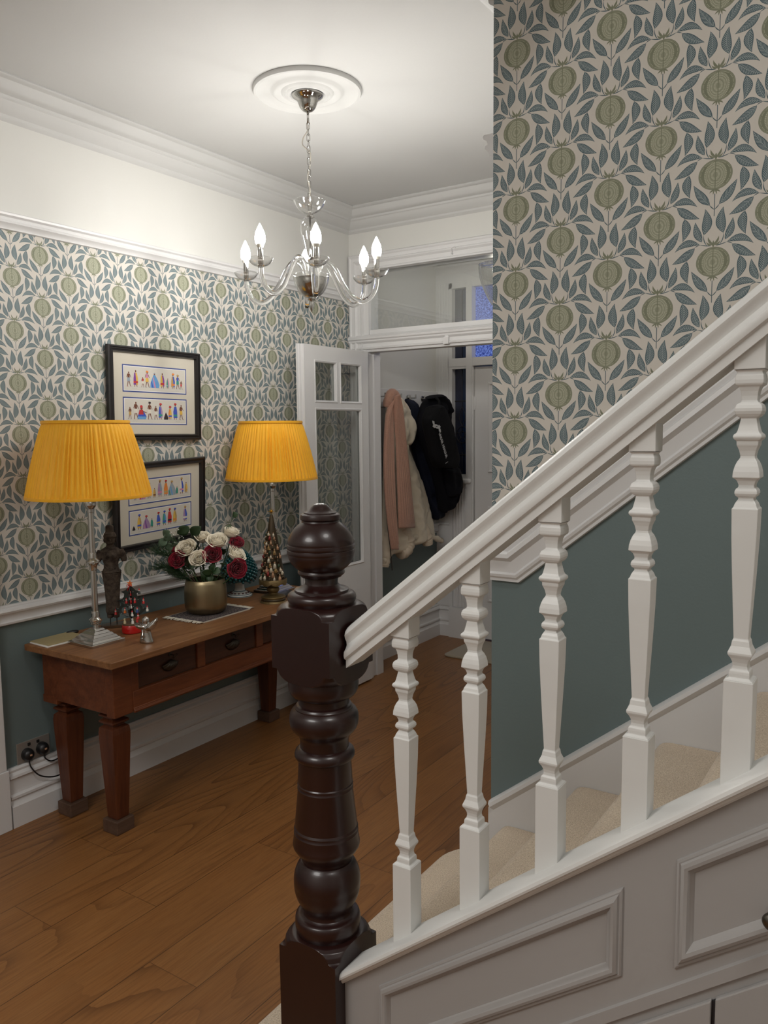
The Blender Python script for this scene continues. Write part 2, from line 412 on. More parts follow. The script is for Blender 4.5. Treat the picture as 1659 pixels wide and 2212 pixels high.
# back wall: over the door screen and right of the opening
OX0, OX1 = -2.87, -1.66
b = MB(); b.box(XL, XE+.12, YB, YB+.12, 2.66, ZC); b.box(OX1+.13, XE+.12, YB, YB+.12, 0, 2.66)
structure(b.build('wall_back', M_CREAM))
# stair wall with the papered upper part; the hall side returns to the back wall
st_bot = lambda x: 0.0
b = MB()
def dado_z(x): return 1.20 if x < -1.0 else 1.20+(x+1.0)*.80
px = [(XE, 0), (XR, 0), (XR, dado_z(XR)), (-1.0, 1.2), (XE, 1.2)]
FR = lambda y0: (lambda u, v, d: (u, y0-d, v))
b.prism(px, 0, -.12, FR(YS), 0)
px = [(XE, 1.2), (-1.0, 1.2), (XR, dado_z(XR)), (XR, ZT), (XE, ZT)]
b.prism(px, 0, -.12, FR(YS), 1)
b.box(XE, XE+.12, YS+.12, YB, 0, ZC, 2)
structure(b.build('wall_stair', [M_TEAL, M_WPS, M_CREAM]))
structure(MB().box(XR, XR+.12, YR, YS+.12, 0, ZT).build('wall_right', M_CREAM))
structure(MB().box(XL-.15, XR+.12, YR-.12, YR, 0, ZT).build('wall_rear', M_CREAM))
# porch end wall with openings for side light, fan light and door
FX = XL-.04
b = MB()
b.box(FX-.1, -2.93, YF, YF+.12, 0, ZC).box(-2.93, -1.0, YF, YF+.12, 2.66, ZC).box(-1.66, -1.0, YF, YF+.12, 0, 2.66)
structure(b.build('wall_porch', M_CREAM))
structure(MB().box(-1.12, -1.0, YB+.12, YF, 0, ZC).build('wall_porch_right', M_CREAM))

# ---- mouldings
corn = [(0, ZC), (.13, ZC), (.132, ZC-.006), (.122, ZC-.014), (.112, ZC-.016), (.105, ZC-.024), (.098, ZC-.040), (.082, ZC-.052), (.070, ZC-.056), (.068, ZC-.066),
        (.060, ZC-.070), (.050, ZC-.086), (.034, ZC-.100), (.018, ZC-.108), (.016, ZC-.118), (.010, ZC-.124), (0, ZC-.130)]
structure(MB().sweep([(XL, YR), (XL, YB), (XE, YB), (XE, YS)], corn, XY, side=-1).build('trim_1', M_CEIL, smooth=True, auto=30))
prail = [(0, 2.452), (.030, 2.452), (.034, 2.448), (.032, 2.440), (.022, 2.434), (.018, 2.424), (.026, 2.420), (.028, 2.412), (.020, 2.406), (.014, 2.398), (.012, 2.390), (0, 2.388)]
structure(MB().sweep([(XL, YR), (XL, YB)], prail, XY, side=-1).build('trim_2', M_WHITE, smooth=True, auto=30))
structure(MB().sweep([(XE, YB), (XE, YS)], prail, XY, side=-1).build('trim_3', M_WHITE, smooth=True, auto=30))
dado = [(0, .915), (.014, .915), (.018, .911), (.018, .905), (.030, .900), (.034, .892), (.030, .884), (.022, .880), (.018, .872), (.014, .858), (.016, .850), (.022, .846), (.020, .838), (.012, .834), (0, .832)]
structure(MB().sweep([(XL, YR), (XL, YB)], dado, XY, side=-1).build('trim_4', M_WHITE, smooth=True, auto=30))
skirt = [(0, .245), (.010, .245), (.016, .236), (.014, .226), (.024, .216), (.026, .206), (.016, .200), (.014, .150), (.018, .138), (.026, .130), (.026, .120), (.018, .112), (.022, .098), (.030, .088), (.030, 0), (0, 0)]
structure(MB().sweep([(XL, 1.735), (XL, YB-.03)], skirt, XY, side=-1).build('baseboard_left', M_WHITE, smooth=True, auto=25))
structure(MB().sweep([(XE, YB), (XE, YS)], skirt, XY, side=-1).build('baseboard_right', M_WHITE, smooth=True, auto=25))
pskirt = [(n, z) for n, z in skirt]
structure(MB().sweep([(FX, YB+.12), (FX, YF), (-2.93, YF)], pskirt, XY, side=-1).build('baseboard_porch', M_WHITE, smooth=True, auto=25))
pd = [(n, z-.02) for n, z in dado]
structure(MB().sweep([(FX, YB+.12), (FX, YF), (-2.93, YF)], pd, XY, side=-1).build('trim_5', M_WHITE, smooth=True, auto=30))
# architrave of another doorway at the left edge of the picture
b = MB(); b.box(XL, XL+.035, 1.55, 1.728, 0, .25).box(XL, XL+.022, 1.58, 1.722, .25, 2.2).box(XL+.022, XL+.03, 1.69, 1.722, .25, 2.2)
bevel(structure(b.build('trim_6', M_WHITE)), .003)
# ---- stair wall dado: a short level piece, then climbing with the flight
sd = [(0, 0), (.018, 0), (.022, -.006), (.020, -.016), (.034, -.022), (.036, -.034), (.026, -.042), (.020, -.046), (.016, -.080), (.022, -.086), (.020, -.094), (.014, -.100), (.014, -.108), (0, -.110)]
def stair_dado(nm, pts):
    b = MB(); b.sweep(pts, [(h, d) for d, h in sd], FR(YS), side=1)
    return structure(b.build(nm, M_WHITE, smooth=True, auto=30))
stair_dado('trim_7', [(XE, 1.245), (-1.012, 1.245), (XR, 1.245+(XR+1.012)*.80)])
# stair skirting (wall string) with a bead on top
ws = lambda x: .425+(x+1.075)*.795
b = MB(); b.prism([(XE, 0), (XR, 0), (XR, ws(XR)-.02), (XE, ws(XE)-.02)], 0, .02, FR(YS))
b.sweep([(XE, ws(XE)), (XR, ws(XR))], [(0, 0), (0, .018), (-.006, .030), (-.016, .032), (-.024, .026), (-.030, .020), (-.030, 0)], FR(YS), side=1)
structure(b.build('baseboard_stair', M_WHITE, smooth=True, auto=30))

# ---- door screen: jambs, head, transom bar, architrave
YG = YB+.05
b = MB()
flut = [(0, 0), (0, .012), (.006, .020), (.016, .022), (.022, .016), (.030, .014), (.040, .014), (.044, .020), (.052, .022), (.058, .016), (.062, .010), (.085, .008), (.092, .014), (.100, .014), (.104, 0)]
FB = FR(YB)
# architrave, mitred round three sides
b.sweep([(XL+.008, 0), (XL+.008, 2.668), (OX1+.13, 2.668), (OX1+.13, 0)], [(n, d+.004) if 0 < i < len(flut)-1 else (n, 0) for i, (n, d) in enumerate(flut)], FB, side=-1)
b.box(XL+.006, OX0, YB-.012, YB+.005, 0, 2.14).box(XL, XL+.15, YB-.028, YB, 0, .26)
b.box(OX0-.03, OX0, YB, YB+.12, 0, 2.6).box(OX1, OX1+.03, YB, YB+.12, 0, 2.6)      # jamb linings
b.box(OX0, OX0+.012, YB+.05, YB+.12, 0, 2.08).box(OX1-.012, OX1, YB+.05, YB+.12, 0, 2.08)
b.box(OX0, OX1, YB, YB+.12, 2.08, 2.16)
b.box(XL+.1, OX1+.03, YB, YB+.12, 2.57, 2.66)
b.box(OX0-.03, OX0+.012, YB-.004, YB+.05, 2.16, 2.60).box(OX1-.012, OX1+.03, YB-.004, YB+.05, 2.16, 2.60)
b.box(OX0, OX1, YB+.01, YB+.05, 2.16, 2.21).box(OX0, OX1, YB+.01, YB+.05, 2.565, 2.60)
structure(b.build('trim_8', M_WHITE, smooth=True, auto=30))
tb = [(0, 2.075), (.006, 2.075), (.008, 2.088), (.020, 2.092), (.022, 2.100), (.014, 2.106), (.012, 2.126), (.020, 2.130), (.026, 2.138), (.026, 2.146), (.034, 2.152), (.036, 2.164), (.028, 2.168), (.022, 2.176), (.010, 2.180), (0, 2.181)]
b = MB(); b.sweep([(XL+.006, YB), (OX1+.13, YB)], [(n, d) for n, d in tb], XY, side=-1)
structure(b.build('trim_9', M_WHITE, smooth=True, auto=30))
b = MB(); hx = -2.30
b.box(hx-.017, hx+.017, YB-.032, YB-.010, 2.085, 2.125).sphere((hx, YB-.016, 2.125), .017, 12, 8, sc=(1, .8, 1))
tag(b.build('door_catch', M_WHITE, smooth=True, auto=40), 'small white painted catch at the middle of the door head', 'catch')
b = MB(); b.box(-2.285, -2.255, YB-.012, YB-.002, 2.585, 2.625); b.tube([(-2.262, YB-.012, 2.59), (-2.262, YB-.03, 2.592), (-2.262, YB-.03, 2.62), (-2.245, YB-.03, 2.626), (-2.235, YB-.03, 2.618)], .0035, 6)
tag(b.build('fanlight_catch', M_WHITE, smooth=True, auto=40), 'white painted metal catch on the frame over the fixed glass', 'catch')
structure(MB().box(OX0+.012, OX1-.012, YB+.028, YB+.033, 2.21, 2.565).build('window_1', M_PANE))

# ---- glazed door leaf, open flat along the left wall
def framed(b, rect, holes, x0, x1):
    """slab in the YZ plane (x0..x1) with rectangular holes, built from strips"""
    ys = sorted({rect[0], rect[1]}|{h[0] for h in holes}|{h[1] for h in holes}); zs = sorted({rect[2], rect[3]}|{h[2] for h in holes}|{h[3] for h in holes})
    for i in range(len(ys)-1):
        for j in range(len(zs)-1):
            cy, cz = (ys[i]+ys[i+1])/2, (zs[j]+zs[j+1])/2
            if any(h[0] < cy < h[1] and h[2] < cz < h[3] for h in holes): continue
            b.box(x0, x1, ys[i], ys[i+1], zs[j], zs[j+1])
YZ = lambda x0: (lambda u, v, d: (x0+d, u, v))
holes = [(3.560, 3.772, 1.752, 1.990), (3.800, 4.018, 1.752, 1.990), (3.560, 4.018, .775, 1.722)]
DL = bpy.data.objects.new('door_1', None); COL.objects.link(DL); structure(DL, 'white glazed inner door standing open against the papered wall')
b = MB(); framed(b, (3.470, 4.092, .012, 2.071), holes, -2.868, -2.828)
b.box(-2.868, -2.845, 3.452, 3.470, .012, 2.071)
b.box(-2.860, -2.853, 3.44, 3.452, .012, 2.071)
b.box(-2.826, -2.830, 3.60, 3.98, .16, .62)
fr = b.build('leaf_frame', M_WHITE, DL)
b = MB()
for h in holes:
    b.sweep([(h[0], h[2]), (h[1], h[2]), (h[1], h[3]), (h[0], h[3])], [(0, .002), (.004, .004), (.012, 0), (.014, -.014), (0, -.014)], YZ(-2.828), closed=True, side=1)
b.build('glazing_bead', M_WHITE, DL, smooth=True, auto=30)
for h in holes:
    MB().box(-2.850, -2.847, h[0]-.001, h[1]+.001, h[2]-.001, h[3]+.001).build('glass_pane', M_PANE, DL)
b = MB()
for z in (.25, 1.05, 1.85): b.tube([(-2.868, 4.10, z-.045), (-2.868, 4.10, z+.045)], .006, 8).box(-2.868, -2.866, 4.08, 4.12, z-.04, z+.04)
b.build('hinge', M_WHITE, DL)

# ---- porch: frame of the front entrance
b = MB()
PY = YF-.012
b.box(-2.93, -2.905, PY-.02, YF+.1, 0, 2.66).box(-2.783, -2.735, PY-.03, YF+.1, 0, 2.66)
b.box(-2.93, -1.66, PY-.02, YF+.1, 2.62, 2.70).box(-2.93, -1.66, PY-.024, YF+.1, 2.053, 2.113)
b.box(-2.905, -2.783, PY-.02, YF+.1, 2.035, 2.053).box(-2.905, -2.783, PY-.02, YF+.1, 1.232, 1.253)
b.box(-2.905, -2.783, PY-.010, YF+.1, 0, 1.19)
b.box(-1.72, -1.66, PY-.03, YF+.1, 0, 2.66)
for k in range(5):
    xx = -2.893+k*.0235; b.tube([(xx, PY-.010, .24), (xx, PY-.010, 1.15)], .009, 8)
b.box(-2.93, -2.74, PY-.034, PY, 0, .235)
b.tube([(-2.95, PY-.035, 1.205), (-2.755, PY-.035, 1.205)], .020, 12).sphere((-2.755, PY-.035, 1.205), .020, 12, 8)
b.box(-2.95, -2.76, PY-.035, YF, 1.185, 1.232)
# fluted pilaster in the corner
b.box(FX, -2.93, PY-.012, YF, .24, 2.70)
for k in range(4): b.box(FX+.018+k*.024, FX+.030+k*.024, PY-.0145, PY-.012, .9, 2.66)
b.sweep([(FX, 2.79), (-1.66, 2.79)], [(0, 0), (0, .06), (-.012, .055), (-.02, .035), (-.05, .03), (-.06, .022), (-.09, .022), (-.09, 0)], FR(YF), side=1)
b.box(-2.745, -2.73, PY-.02, YF, 0, 2.053)
structure(b.build('trim_10', M_WHITE, smooth=True, auto=30))
M_NIGHT = mat('leaded_night_glass', (.018, .022, .045), .12, bump=.3, bscale=260, var=.5, vscale=9)
M_LEAD_SHADE = mat('dark_lead_and_gap_shade', (.02, .02, .025), .5)
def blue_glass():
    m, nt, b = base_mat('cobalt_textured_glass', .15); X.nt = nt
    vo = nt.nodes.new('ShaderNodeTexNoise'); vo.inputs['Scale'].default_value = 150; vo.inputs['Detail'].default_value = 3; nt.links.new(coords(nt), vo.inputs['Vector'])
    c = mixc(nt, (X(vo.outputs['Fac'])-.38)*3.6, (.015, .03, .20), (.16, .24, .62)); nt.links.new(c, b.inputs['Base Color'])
    nt.links.new(c, b.inputs['Emission Color']); b.inputs['Emission Strength'].default_value = .55  # self-glow added to the pane, standing in for street light outside
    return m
M_BLUE = blue_glass()
M_NBLUE = mat('dark_blue_leaded_glass', (.012, .028, .075), .12, bump=.3, bscale=260, var=.4, vscale=6)
def leaded(nm, x0, x1, z0, z1, mats, lab=None):
    y = YF+.02
    b = MB(); xm = (x0+x1)/2
    b.box(x0, xm, y, y+.004, z0, z1, 0).box(xm, x1, y, y+.004, z0, z1, 1)
    o = structure(b.build(nm, mats), lab)
    l = MB()
    def seg(a, c2, r=.0028): l.tube([(a[0], y-.002, a[1]), (c2[0], y-.002, c2[1])], r, 6)
    if z1-z0 > .7:
        seg((xm, z0), (xm, 1.42)); seg((xm, 1.56), (xm, z1)); seg((x0, 1.80), (x1, 1.80), .0045); seg((x0, 1.40), (x1, 1.40), .0045)
        l.tube([(xm+.050*cos(t*pi/12), y-.002, 1.55+.062*sin(t*pi/12)) for t in range(25)], .0035, 6)
        l.tube([(xm+.022*cos(t*pi/8), y-.002, 1.55+.026*sin(t*pi/8)) for t in range(17)], .003, 6)
        for k in range(5):
            t = pi/2+k*2*pi/5; seg((xm+.022*cos(t), 1.55+.026*sin(t)), (xm+.050*cos(t), 1.55+.062*sin(t)))
        for sgn in (-1, 1): l.tube([(xm+sgn*.026*sin(k/12*pi), y-.002, 1.612+.15*k/12) for k in range(13)], .0028, 6)
    else: seg((xm, z0), (xm, z1))
    l.build('lead_came', M_LEAD_SHADE, o, smooth=True)
    return o
leaded('window_2', -2.905, -2.783, 1.253, 2.035, [M_NIGHT, M_NBLUE], 'tall leaded side window beside the front door')
leaded('window_3', -2.905, -2.783, 2.113, 2.62, [M_NIGHT, M_NBLUE])
b = MB(); b.box(-2.735, -1.72, YF+.02, YF+.024, 2.113, 2.62)
structure(b.build('window_4', M_BLUE), 'bright blue textured glass over the front door')
FD = bpy.data.objects.new('door_2', None); COL.objects.link(FD); structure(FD, 'white panelled front door at the end of the porch')
b = MB(); b.box(-2.727, -1.725, YF-.005, YF+.04, .015, 2.045)
for (x0, x1, z0, z1) in ((-2.62, -2.28, 1.27, 1.93), (-2.17, -1.83, 1.27, 1.93), (-2.62, -2.28, .30, 1.02), (-2.17, -1.83, .30, 1.02)):
    b.sweep([(x0, z0), (x1, z0), (x1, z1), (x0, z1)], [(0, 0), (.006, .010), (.016, .010), (.022, .003), (.034, .003), (.036, 0)], FR(YF-.005), closed=True, side=1)
b.build('door_panel', M_WHITE, FD, smooth=True, auto=30)
b = MB()
for z in (1.78, .35): b.tube([(-2.731, YF-.012, z-.05), (-2.731, YF-.012, z+.05)], .006, 8).box(-2.745, -2.716, YF-.009, YF-.005, z-.045, z+.045)
b.build('hinge', M_WHITE, FD)

# ------------------------------------------------------------------ staircase
RISE, GO, X1 = .185, .235, -1.262
YN0, YN1 = 1.262, YS-.022       # carpet between outer string and wall string
def nos(n): return X1+GO*(n-1)
flight = thing('staircase', (0, 0, 0), 'flight of carpeted stairs rising to the right behind the balusters', 'stairs')
for n in range(1, 13):
    z = RISE*n; x = nos(n); b = MB()
    y0, y1 = (YN0, YN1)
    if n == 1:
        # wide first step with a rounded end reaching past the wall corner, and round the newel in front
        out = [(x+.04, 1.10), (x, 1.16), (x-.004, 1.6), (x-.004, 2.16)]+[(x+.10-.104*cos(t), 2.20+.125*sin(t)) for t in [pi*k/16 for k in range(0, 9)]]+[(XE-.005, 2.325), (XE-.005, YN1), (x+GO+.30, YN1), (x+GO+.30, 1.235), (-.93, 1.235), (-.93, 1.10)]
        lo = [(u, v) for u, v in out]
        cx = sum(p[0] for p in out)/len(out); cy = 1.7
        def sc(k): return [(u+(k if u < -1.2 else 0), v) for u, v in out]
        rs = []
        for dz, ins in ((0, .028), (.12, .026), (.128, .016), (.146, .003), (.160, 0), (.174, .008), (.182, .022), (.185, .040)):
            rs.append([(u, v, dz) for u, v in sc(ins)])
        b.rings(rs)
    else:
        prof = [(x+.030, z-RISE-.02), (x+.027, z-.088), (x+.010, z-.060), (x+.001, z-.038), (x+.005, z-.018), (x+.021, z-.004), (x+.044, z), (x+GO+.06, z), (x+GO+.06, z-RISE-.02)]
        b.prism(smoothprof(prof[:7], 3)+prof[7:], y0, y1, lambda u, v, d: (u, d, v))
    b.build('carpeted_step', M_CARPET, flight, smooth=True, auto=50)

# outer string + panelled spandrel below it
sl = .795
ct = lambda x: .587+(x+.816)*sl        # capping surface height
spand = thing('stair_panelling', (0, 0, 0), 'grey white panelled side of the staircase below the balusters', 'panelling')
XS0 = -.945
Y0 = 1.243
b = MB(); b.prism([(XS0, .02), (XR, .02), (XR, ct(XR)-.02), (XS0, ct(XS0)-.02)], 0, -.03, FR(1.222))
b.build('side_board', M_PANEL, spand)
cap = MB()
cp = [(0, -.018), (.030, -.018), (.036, -.014), (.040, -.006), (.036, 0), (.022, .0), (.024, .010), (.016, .016), (.012, .022), (0, .022)]
# capping: flat slanted top, front edge rounded with a small moulding under it
capf = [(.000, -.062), (.000, .012), (-.003, .018), (-.008, .020), (-.012, .019), (-.014, .013), (-.018, .012), (-.022, .008), (-.024, 0), (-.024, -.062)]
cap.sweep([(XS0-.01, ct(XS0-.01)), (XR, ct(XR))], [(n, d) for n, d in capf], FR(1.222), side=1)
cap.build('capping', M_RAILW, spand, smooth=True, auto=30)
fr_prof = [(0, 0), (.001, .004), (.004, .0055), (.006, .005), (.008, .009), (.013, .0115), (.018, .010), (.022, .005), (.0245, .0035), (.027, 0)]
def slant(x0, z00, x1, h): return [(x0, z00-h), (x1, z00-h+(x1-x0)*.757), (x1, z00+(x1-x0)*.757), (x0, z00)]
for q in (slant(-.836, .501, -.357, .153), slant(-.276, .934, .30, .180)):
    b = MB(); b.sweep(q, fr_prof, FR(1.222), closed=True, side=1)
    b.build('panel_moulding', M_PANEL, spand, smooth=True, auto=30)
# lower edge: batten, shadow gap, then cupboard fronts
gz = lambda x: .652+(x+.335)*.80
b = MB(); b.sweep([(-.93, gz(-.93)+.004), (XR, gz(XR)+.004)], [(0, 0), (0, .006), (.018, .006), (.020, 0)], FR(1.222), side=1)
b.build('bottom_batten', M_PANEL, spand)
b = MB()
def cupb(x0, x1):
    b = MB(); b.prism([(x0, .03), (x1, .03), (x1, gz(x1)-.016), (x0, gz(x0)-.016)], 0, .010, FR(1.222))
    return bevel(b.build('cupboard_door', M_PANEL, spand), .002)
cupb(-.925, -.2190); cupb(-.2130, .35)
b = MB(); b.prism([(-.2190, .03), (-.2130, .03), (-.2130, gz(-.213)-.02), (-.2190, gz(-.219)-.02)], 0, .003, FR(1.222)); b.build('gap_shade_strip', M_LEAD_SHADE, spand)  # dark strip painting the shade in the gap between the cupboard doors
M_PEWT = mat('pewter_metal', (.16, .15, .13), .32, 1.)
b = MB(); T = Matrix.Translation((-.138, 1.222, .893)) @ Matrix.Rotation(pi/2, 4, 'X') @ Matrix.Scale(.82, 4)
b.T = T; b.lathe([(0, .010), (.004, .011), (.008, .006), (.016, .0055), (.020, .010), (.025, .0155), (.031, .017), (.036, .0145), (.039, .008), (.040, .001)], seg=24)
b.build('knob', M_PEWT, spand, smooth=True, auto=50)

# ---- balusters
BP = [(1.4424, .0214), (1.4418, .0185), (1.4385, .0168), (1.4370, .0178), (1.434, .0188), (1.4285, .0193), (1.4235, .0190), (1.4212, .0182), (1.4185, .0142), (1.4124, .0121), (1.4060, .0111), (1.3994, .0108), (1.3968, .0115), (1.3947, .0152), (1.3925, .0172), (1.388, .0186), (1.384, .0186), (1.3798, .0173), (1.3762, .0145), (1.3737, .0106),
      (1.3706, .0112), (1.3640, .0124), (1.3561, .0142), (1.3528, .0155), (1.3508, .0184), (1.3482, .0195), (1.3455, .0193), (1.3430, .0175), (1.3412, .0150), (1.3350, .0148), (1.3325, .0135), (1.3271, .0115), (1.3192, .0099), (1.3162, .0104), (1.3112, .0136), (1.3046, .0162), (1.2966, .0180), (1.2880, .0187),
      (1.2868, .0160), (1.2833, .0130), (1.2775, .0109), (1.2740, .0110), (1.2722, .0135), (1.2690, .0153), (1.2650, .0155), (1.2612, .0140), (1.2592, .0110), (1.2566, .0104), (1.2545, .0121), (1.2500, .0146), (1.2445, .0163), (1.2432, .0181), (1.2390, .0180), (1.2002, .0172), (1.1460, .0150), (1.0914, .0124), (1.0490, .0104),
      (1.0455, .0120), (1.0380, .0132), (1.0320, .0157), (1.0285, .0171), (1.0250, .0171), (1.0195, .0135), (1.0130, .0110), (1.0080, .0105), (1.0030, .0115), (1.0005, .0140), (.9960, .0146), (.9900, .0146), (.9880, .0190), (.9865, .0205)]
BSP, BHW = .1483, .0206
bx0 = -.816+BHW
ref = ct(bx0+2*BSP)       # profile heights above were read on the third baluster
def bal_mesh():
    b = MB(); x = 0
    top = 1.443-ref; hh = (1.443-ref)
    b.prism([(-BHW, top), (BHW, top), (BHW, .700+sl*BHW-.012), (-BHW, .700-sl*BHW-.012)], -BHW, BHW, lambda u, v, d: (u, d, v))
    b.sqlathe([(z-ref, h*.985) for z, h in BP])
    b.prism([(-BHW, -.012-sl*BHW+.006), (BHW, -.012+sl*BHW+.006), (BHW, .9865-ref), (-BHW, .9865-ref)], -BHW, BHW, lambda u, v, d: (u, d, v))
    return b
BL = ['baluster nearest the dark newel post, lowest of the row', 'second white baluster up from the dark newel post', 'middle white baluster of the five, in front of the wall corner edge',
      'fourth white baluster up from the dark newel post', 'topmost white baluster at the right edge, furthest from newel']
BL[0] = 'white square cut '+BL[0]
bo = None
for k in range(5):
    if k == 0:
        bo = bal_mesh().build('baluster', M_RAILW); bevel(bo, .0016, 2, 25); o = bo
    else:
        o = bo.copy(); COL.objects.link(o)
    x = bx0+k*BSP; o.location = (x, 1.243+BHW, ct(x))
    tag(o, BL[k], 'baluster', 'white balusters of the staircase')

# ---- handrail
hr = lambda x: 1.262+(x+.776)*.8075       # lower front edge
P = [(-.030, -.018), (-.030, -.002), (-.036, .002), (-.0375, .008), (-.0365, .015), (-.030, .021), (-.0265, .027), (-.0275, .034), (-.0315, .040), (-.0335, .047), (-.031, .054), (-.024, .060), (-.012, .0645), (0, .066)]
P = P+[(-u, v) for u, v in P[::-1][1:]]
b = MB(); R = []
xa = -.915
for x in (xa, -.6, -.2, .2, .8, 1.95):
    R.append([(x, 1.264+u, hr(x)+v*1.02) for u, v in P])
b.rings(R)
tag(b.build('handrail', M_RAILW, smooth=True, auto=40), 'white painted moulded handrail climbing from the newel to the right', 'handrail')

# ---- newel post
NX, NY, NA = -.995, 1.263, .0735
N1 = [(1.4525, .0005), (1.4519, .0068), (1.4500, .0120), (1.4477, .0155), (1.4440, .0190), (1.4409, .0215), (1.4375, .0262), (1.4351, .0310), (1.4340, .0333), (1.4322, .0333), (1.4315, .0360), (1.4295, .0395), (1.4250, .0410), (1.4205, .0404), (1.4175, .0374), (1.4145, .0384),
      (1.4087, .0462), (1.4018, .0535), (1.3926, .0600), (1.3834, .0648), (1.3745, .0676), (1.3725, .0672), (1.3705, .0668), (1.3690, .0684), (1.3650, .0690), (1.3618, .0684), (1.3603, .0672), (1.3590, .0684), (1.3550, .0690), (1.3515, .0684), (1.3499, .0672), (1.3460, .0670), (1.3395, .0650), (1.3302, .0596), (1.3225, .0526), (1.3185, .0466),
      (1.3174, .0458), (1.3151, .0474), (1.3115, .0480), (1.3085, .0462), (1.3069, .0431), (1.3034, .0408), (1.3011, .0345), (1.2929, .0333), (1.2883, .0342), (1.2836, .0390), (1.2800, .0470), (1.2785, .0530), (1.2780, .0551), (1.2738, .0553), (1.2728, .0600), (1.2700, .0660), (1.2660, .0693), (1.2614, .0704), (1.2560, .0695), (1.2510, .0668), (1.2490, .0660),
      (1.2485, .0735), (1.2480, .0770), (1.2470, .0805), (1.2450, .0845), (1.2420, .0880), (1.2380, .0908), (1.2340, .0922), (1.2300, .0930), (1.2290, .0935), (1.2288, .1050), (1.1200, .1050), (1.1198, .0960), (1.1180, .0945), (1.1140, .0932), (1.1090, .0915), (1.1040, .0885), (1.1000, .0850), (1.0970, .0815), (1.0950, .0780), (1.0940, .0750), (1.0935, .0726),
      (1.0880, .0726), (1.0801, .0728), (1.0705, .0717), (1.0640, .0690), (1.0585, .0646), (1.0541, .0566), (1.0524, .0533), (1.0440, .0526), (1.0392, .0526), (1.0368, .0567), (1.0340, .0580), (1.0320, .0601), (1.0300, .0600), (1.0247, .0669), (1.0190, .0700), (1.0126, .0716), (1.0030, .0719), (.9933, .0703), (.9870, .0672), (.9811, .0625), (.9750, .0560), (.9714, .0533), (.9641, .0508),
      (.9462, .0504), (.9450, .0535), (.9433, .0560), (.9388, .0608), (.9329, .0627), (.9270, .0622), (.9225, .0590), (.9205, .0550), (.9191, .0548), (.8723, .0572), (.8700, .0566), (.8678, .0583), (.8650, .0572), (.8620, .0572), (.8589, .0585), (.8560, .0575), (.7790, .0655), (.7766, .0652), (.7721, .0674), (.7690, .0660), (.7670, .0660), (.7631, .0678), (.7600, .0670), (.7405, .0704),
      (.7360, .0706), (.7314, .0696), (.7223, .0640), (.7117, .0561), (.7057, .0526), (.7010, .0522), (.7005, .0545), (.6970, .0565), (.6960, .0580), (.6890, .0622), (.6800, .0662), (.6738, .0682), (.6660, .0698), (.6585, .0704), (.6480, .0704), (.6455, .0694), (.6420, .0700), (.6390, .0690), (.6371, .0694), (.6280, .0676), (.6188, .0648), (.6100, .0605), (.6034, .0566), (.5970, .0530), (.5911, .0518),
      (.5860, .0530), (.5834, .0560), (.5822, .0600), (.5815, .0643), (.5790, .0672), (.5757, .0685), (.5700, .0694), (.5640, .0694), (.5572, .0690), (.5500, .0668), (.5450, .0650), (.5445, .0735), (.5440, .0765), (.5400, .0840), (.5330, .0895), (.5240, .0920), (.5215, .0960), (.5205, .1050), (.30, .1050), (0.186, .1050)]
def dense(P_, zs, st=.0012):
    out = []
    for i in range(len(P_)-1):
        out.append(P_[i]); (za, ra), (zb2, rb) = P_[i], P_[i+1]
        if any(a <= za <= c2 for a, c2 in zs):
            n_ = int(max(abs(za-zb2), abs(ra-rb)*.8)/st)
            for k in range(1, min(n_, 12)): out.append((za+(zb2-za)*k/n_, ra+(rb-ra)*k/n_)) if n_ <= 12 else None
    return out+[P_[-1]]
N1 = dense(N1, [(1.225, 1.2486), (1.09, 1.1205), (.519, .5446)])
b = MB(); b.lathe(N1, c=(NX, NY, 0), seg=240, sq=NA, rot=pi/4)
nw = tag(b.build('newel_post', M_DARK, smooth=True, auto=32), 'dark mahogany turned newel post with ball finial at stair foot', 'newel post')
# ------------------------------------------------------------------ ceiling rose and chandelier
CX, CY = -2.062, 2.587
M_CHROME = mat('polished_chrome', (.50, .49, .47), .06, 1., var=.02)
M_BULB = emit('candle_bulb_glow', (1, .972, .925), BULB_W/(pi*.0052))
M_FROST = mat('bulb_ceramic_base', (.85, .83, .74), .4)
M_ARM = glassy('chandelier_arm_glass', (.99, .99, .985), .0, 1.42)
M_CORD = mat('clear_grey_flex', (.42, .39, .34), .35)
rp = [(ZC-.001, .2135), (ZC-.010, .214), (ZC-.017, .210), (ZC-.018, .200), (ZC-.012, .192), (ZC-.008, .184), (ZC-.007, .150), (ZC-.010, .142), (ZC-.018, .134), (ZC-.021, .124), (ZC-.016, .112), (ZC-.014, .104), (ZC-.020, .098), (ZC-.022, .090), (ZC-.017, .084), (ZC-.022, .078), (ZC-.023, .070), (ZC-.018, .064), (ZC-.018, .002)]
b = MB(); b.lathe([(z, r) for z, r in rp][::-1], c=(CX, CY, 0), seg=72)
tag(b.build('ceiling_rose', M_CEIL, smooth=True, auto=40), 'round white plaster ceiling rose with rings above the chandelier', 'ceiling rose')
ch = thing('chandelier', (CX, CY, ZC-.018), 'six armed clear glass chandelier with lit candle bulbs on a chain', 'chandelier')
Z0 = ZC-.018
def L(z): return z-Z0
b = MB(); b.lathe(smoothprof([(L(2.911), .060), (L(2.906), .063), (L(2.900), .058), (L(2.888), .043), (L(2.872), .036), (L(2.860), .030), (L(2.850), .020), (L(2.846), .008)], 3), seg=40)
b.build('ceiling_cup', M_CHROME, ch, smooth=True)
b = MB(); b.tube([(0, 0, L(2.848)), (0, 0, L(2.800))], .005, 10).build('rod', M_CHROME, ch, smooth=True)
zt, zb, nl = 2.804, 2.470, 15
lk = []
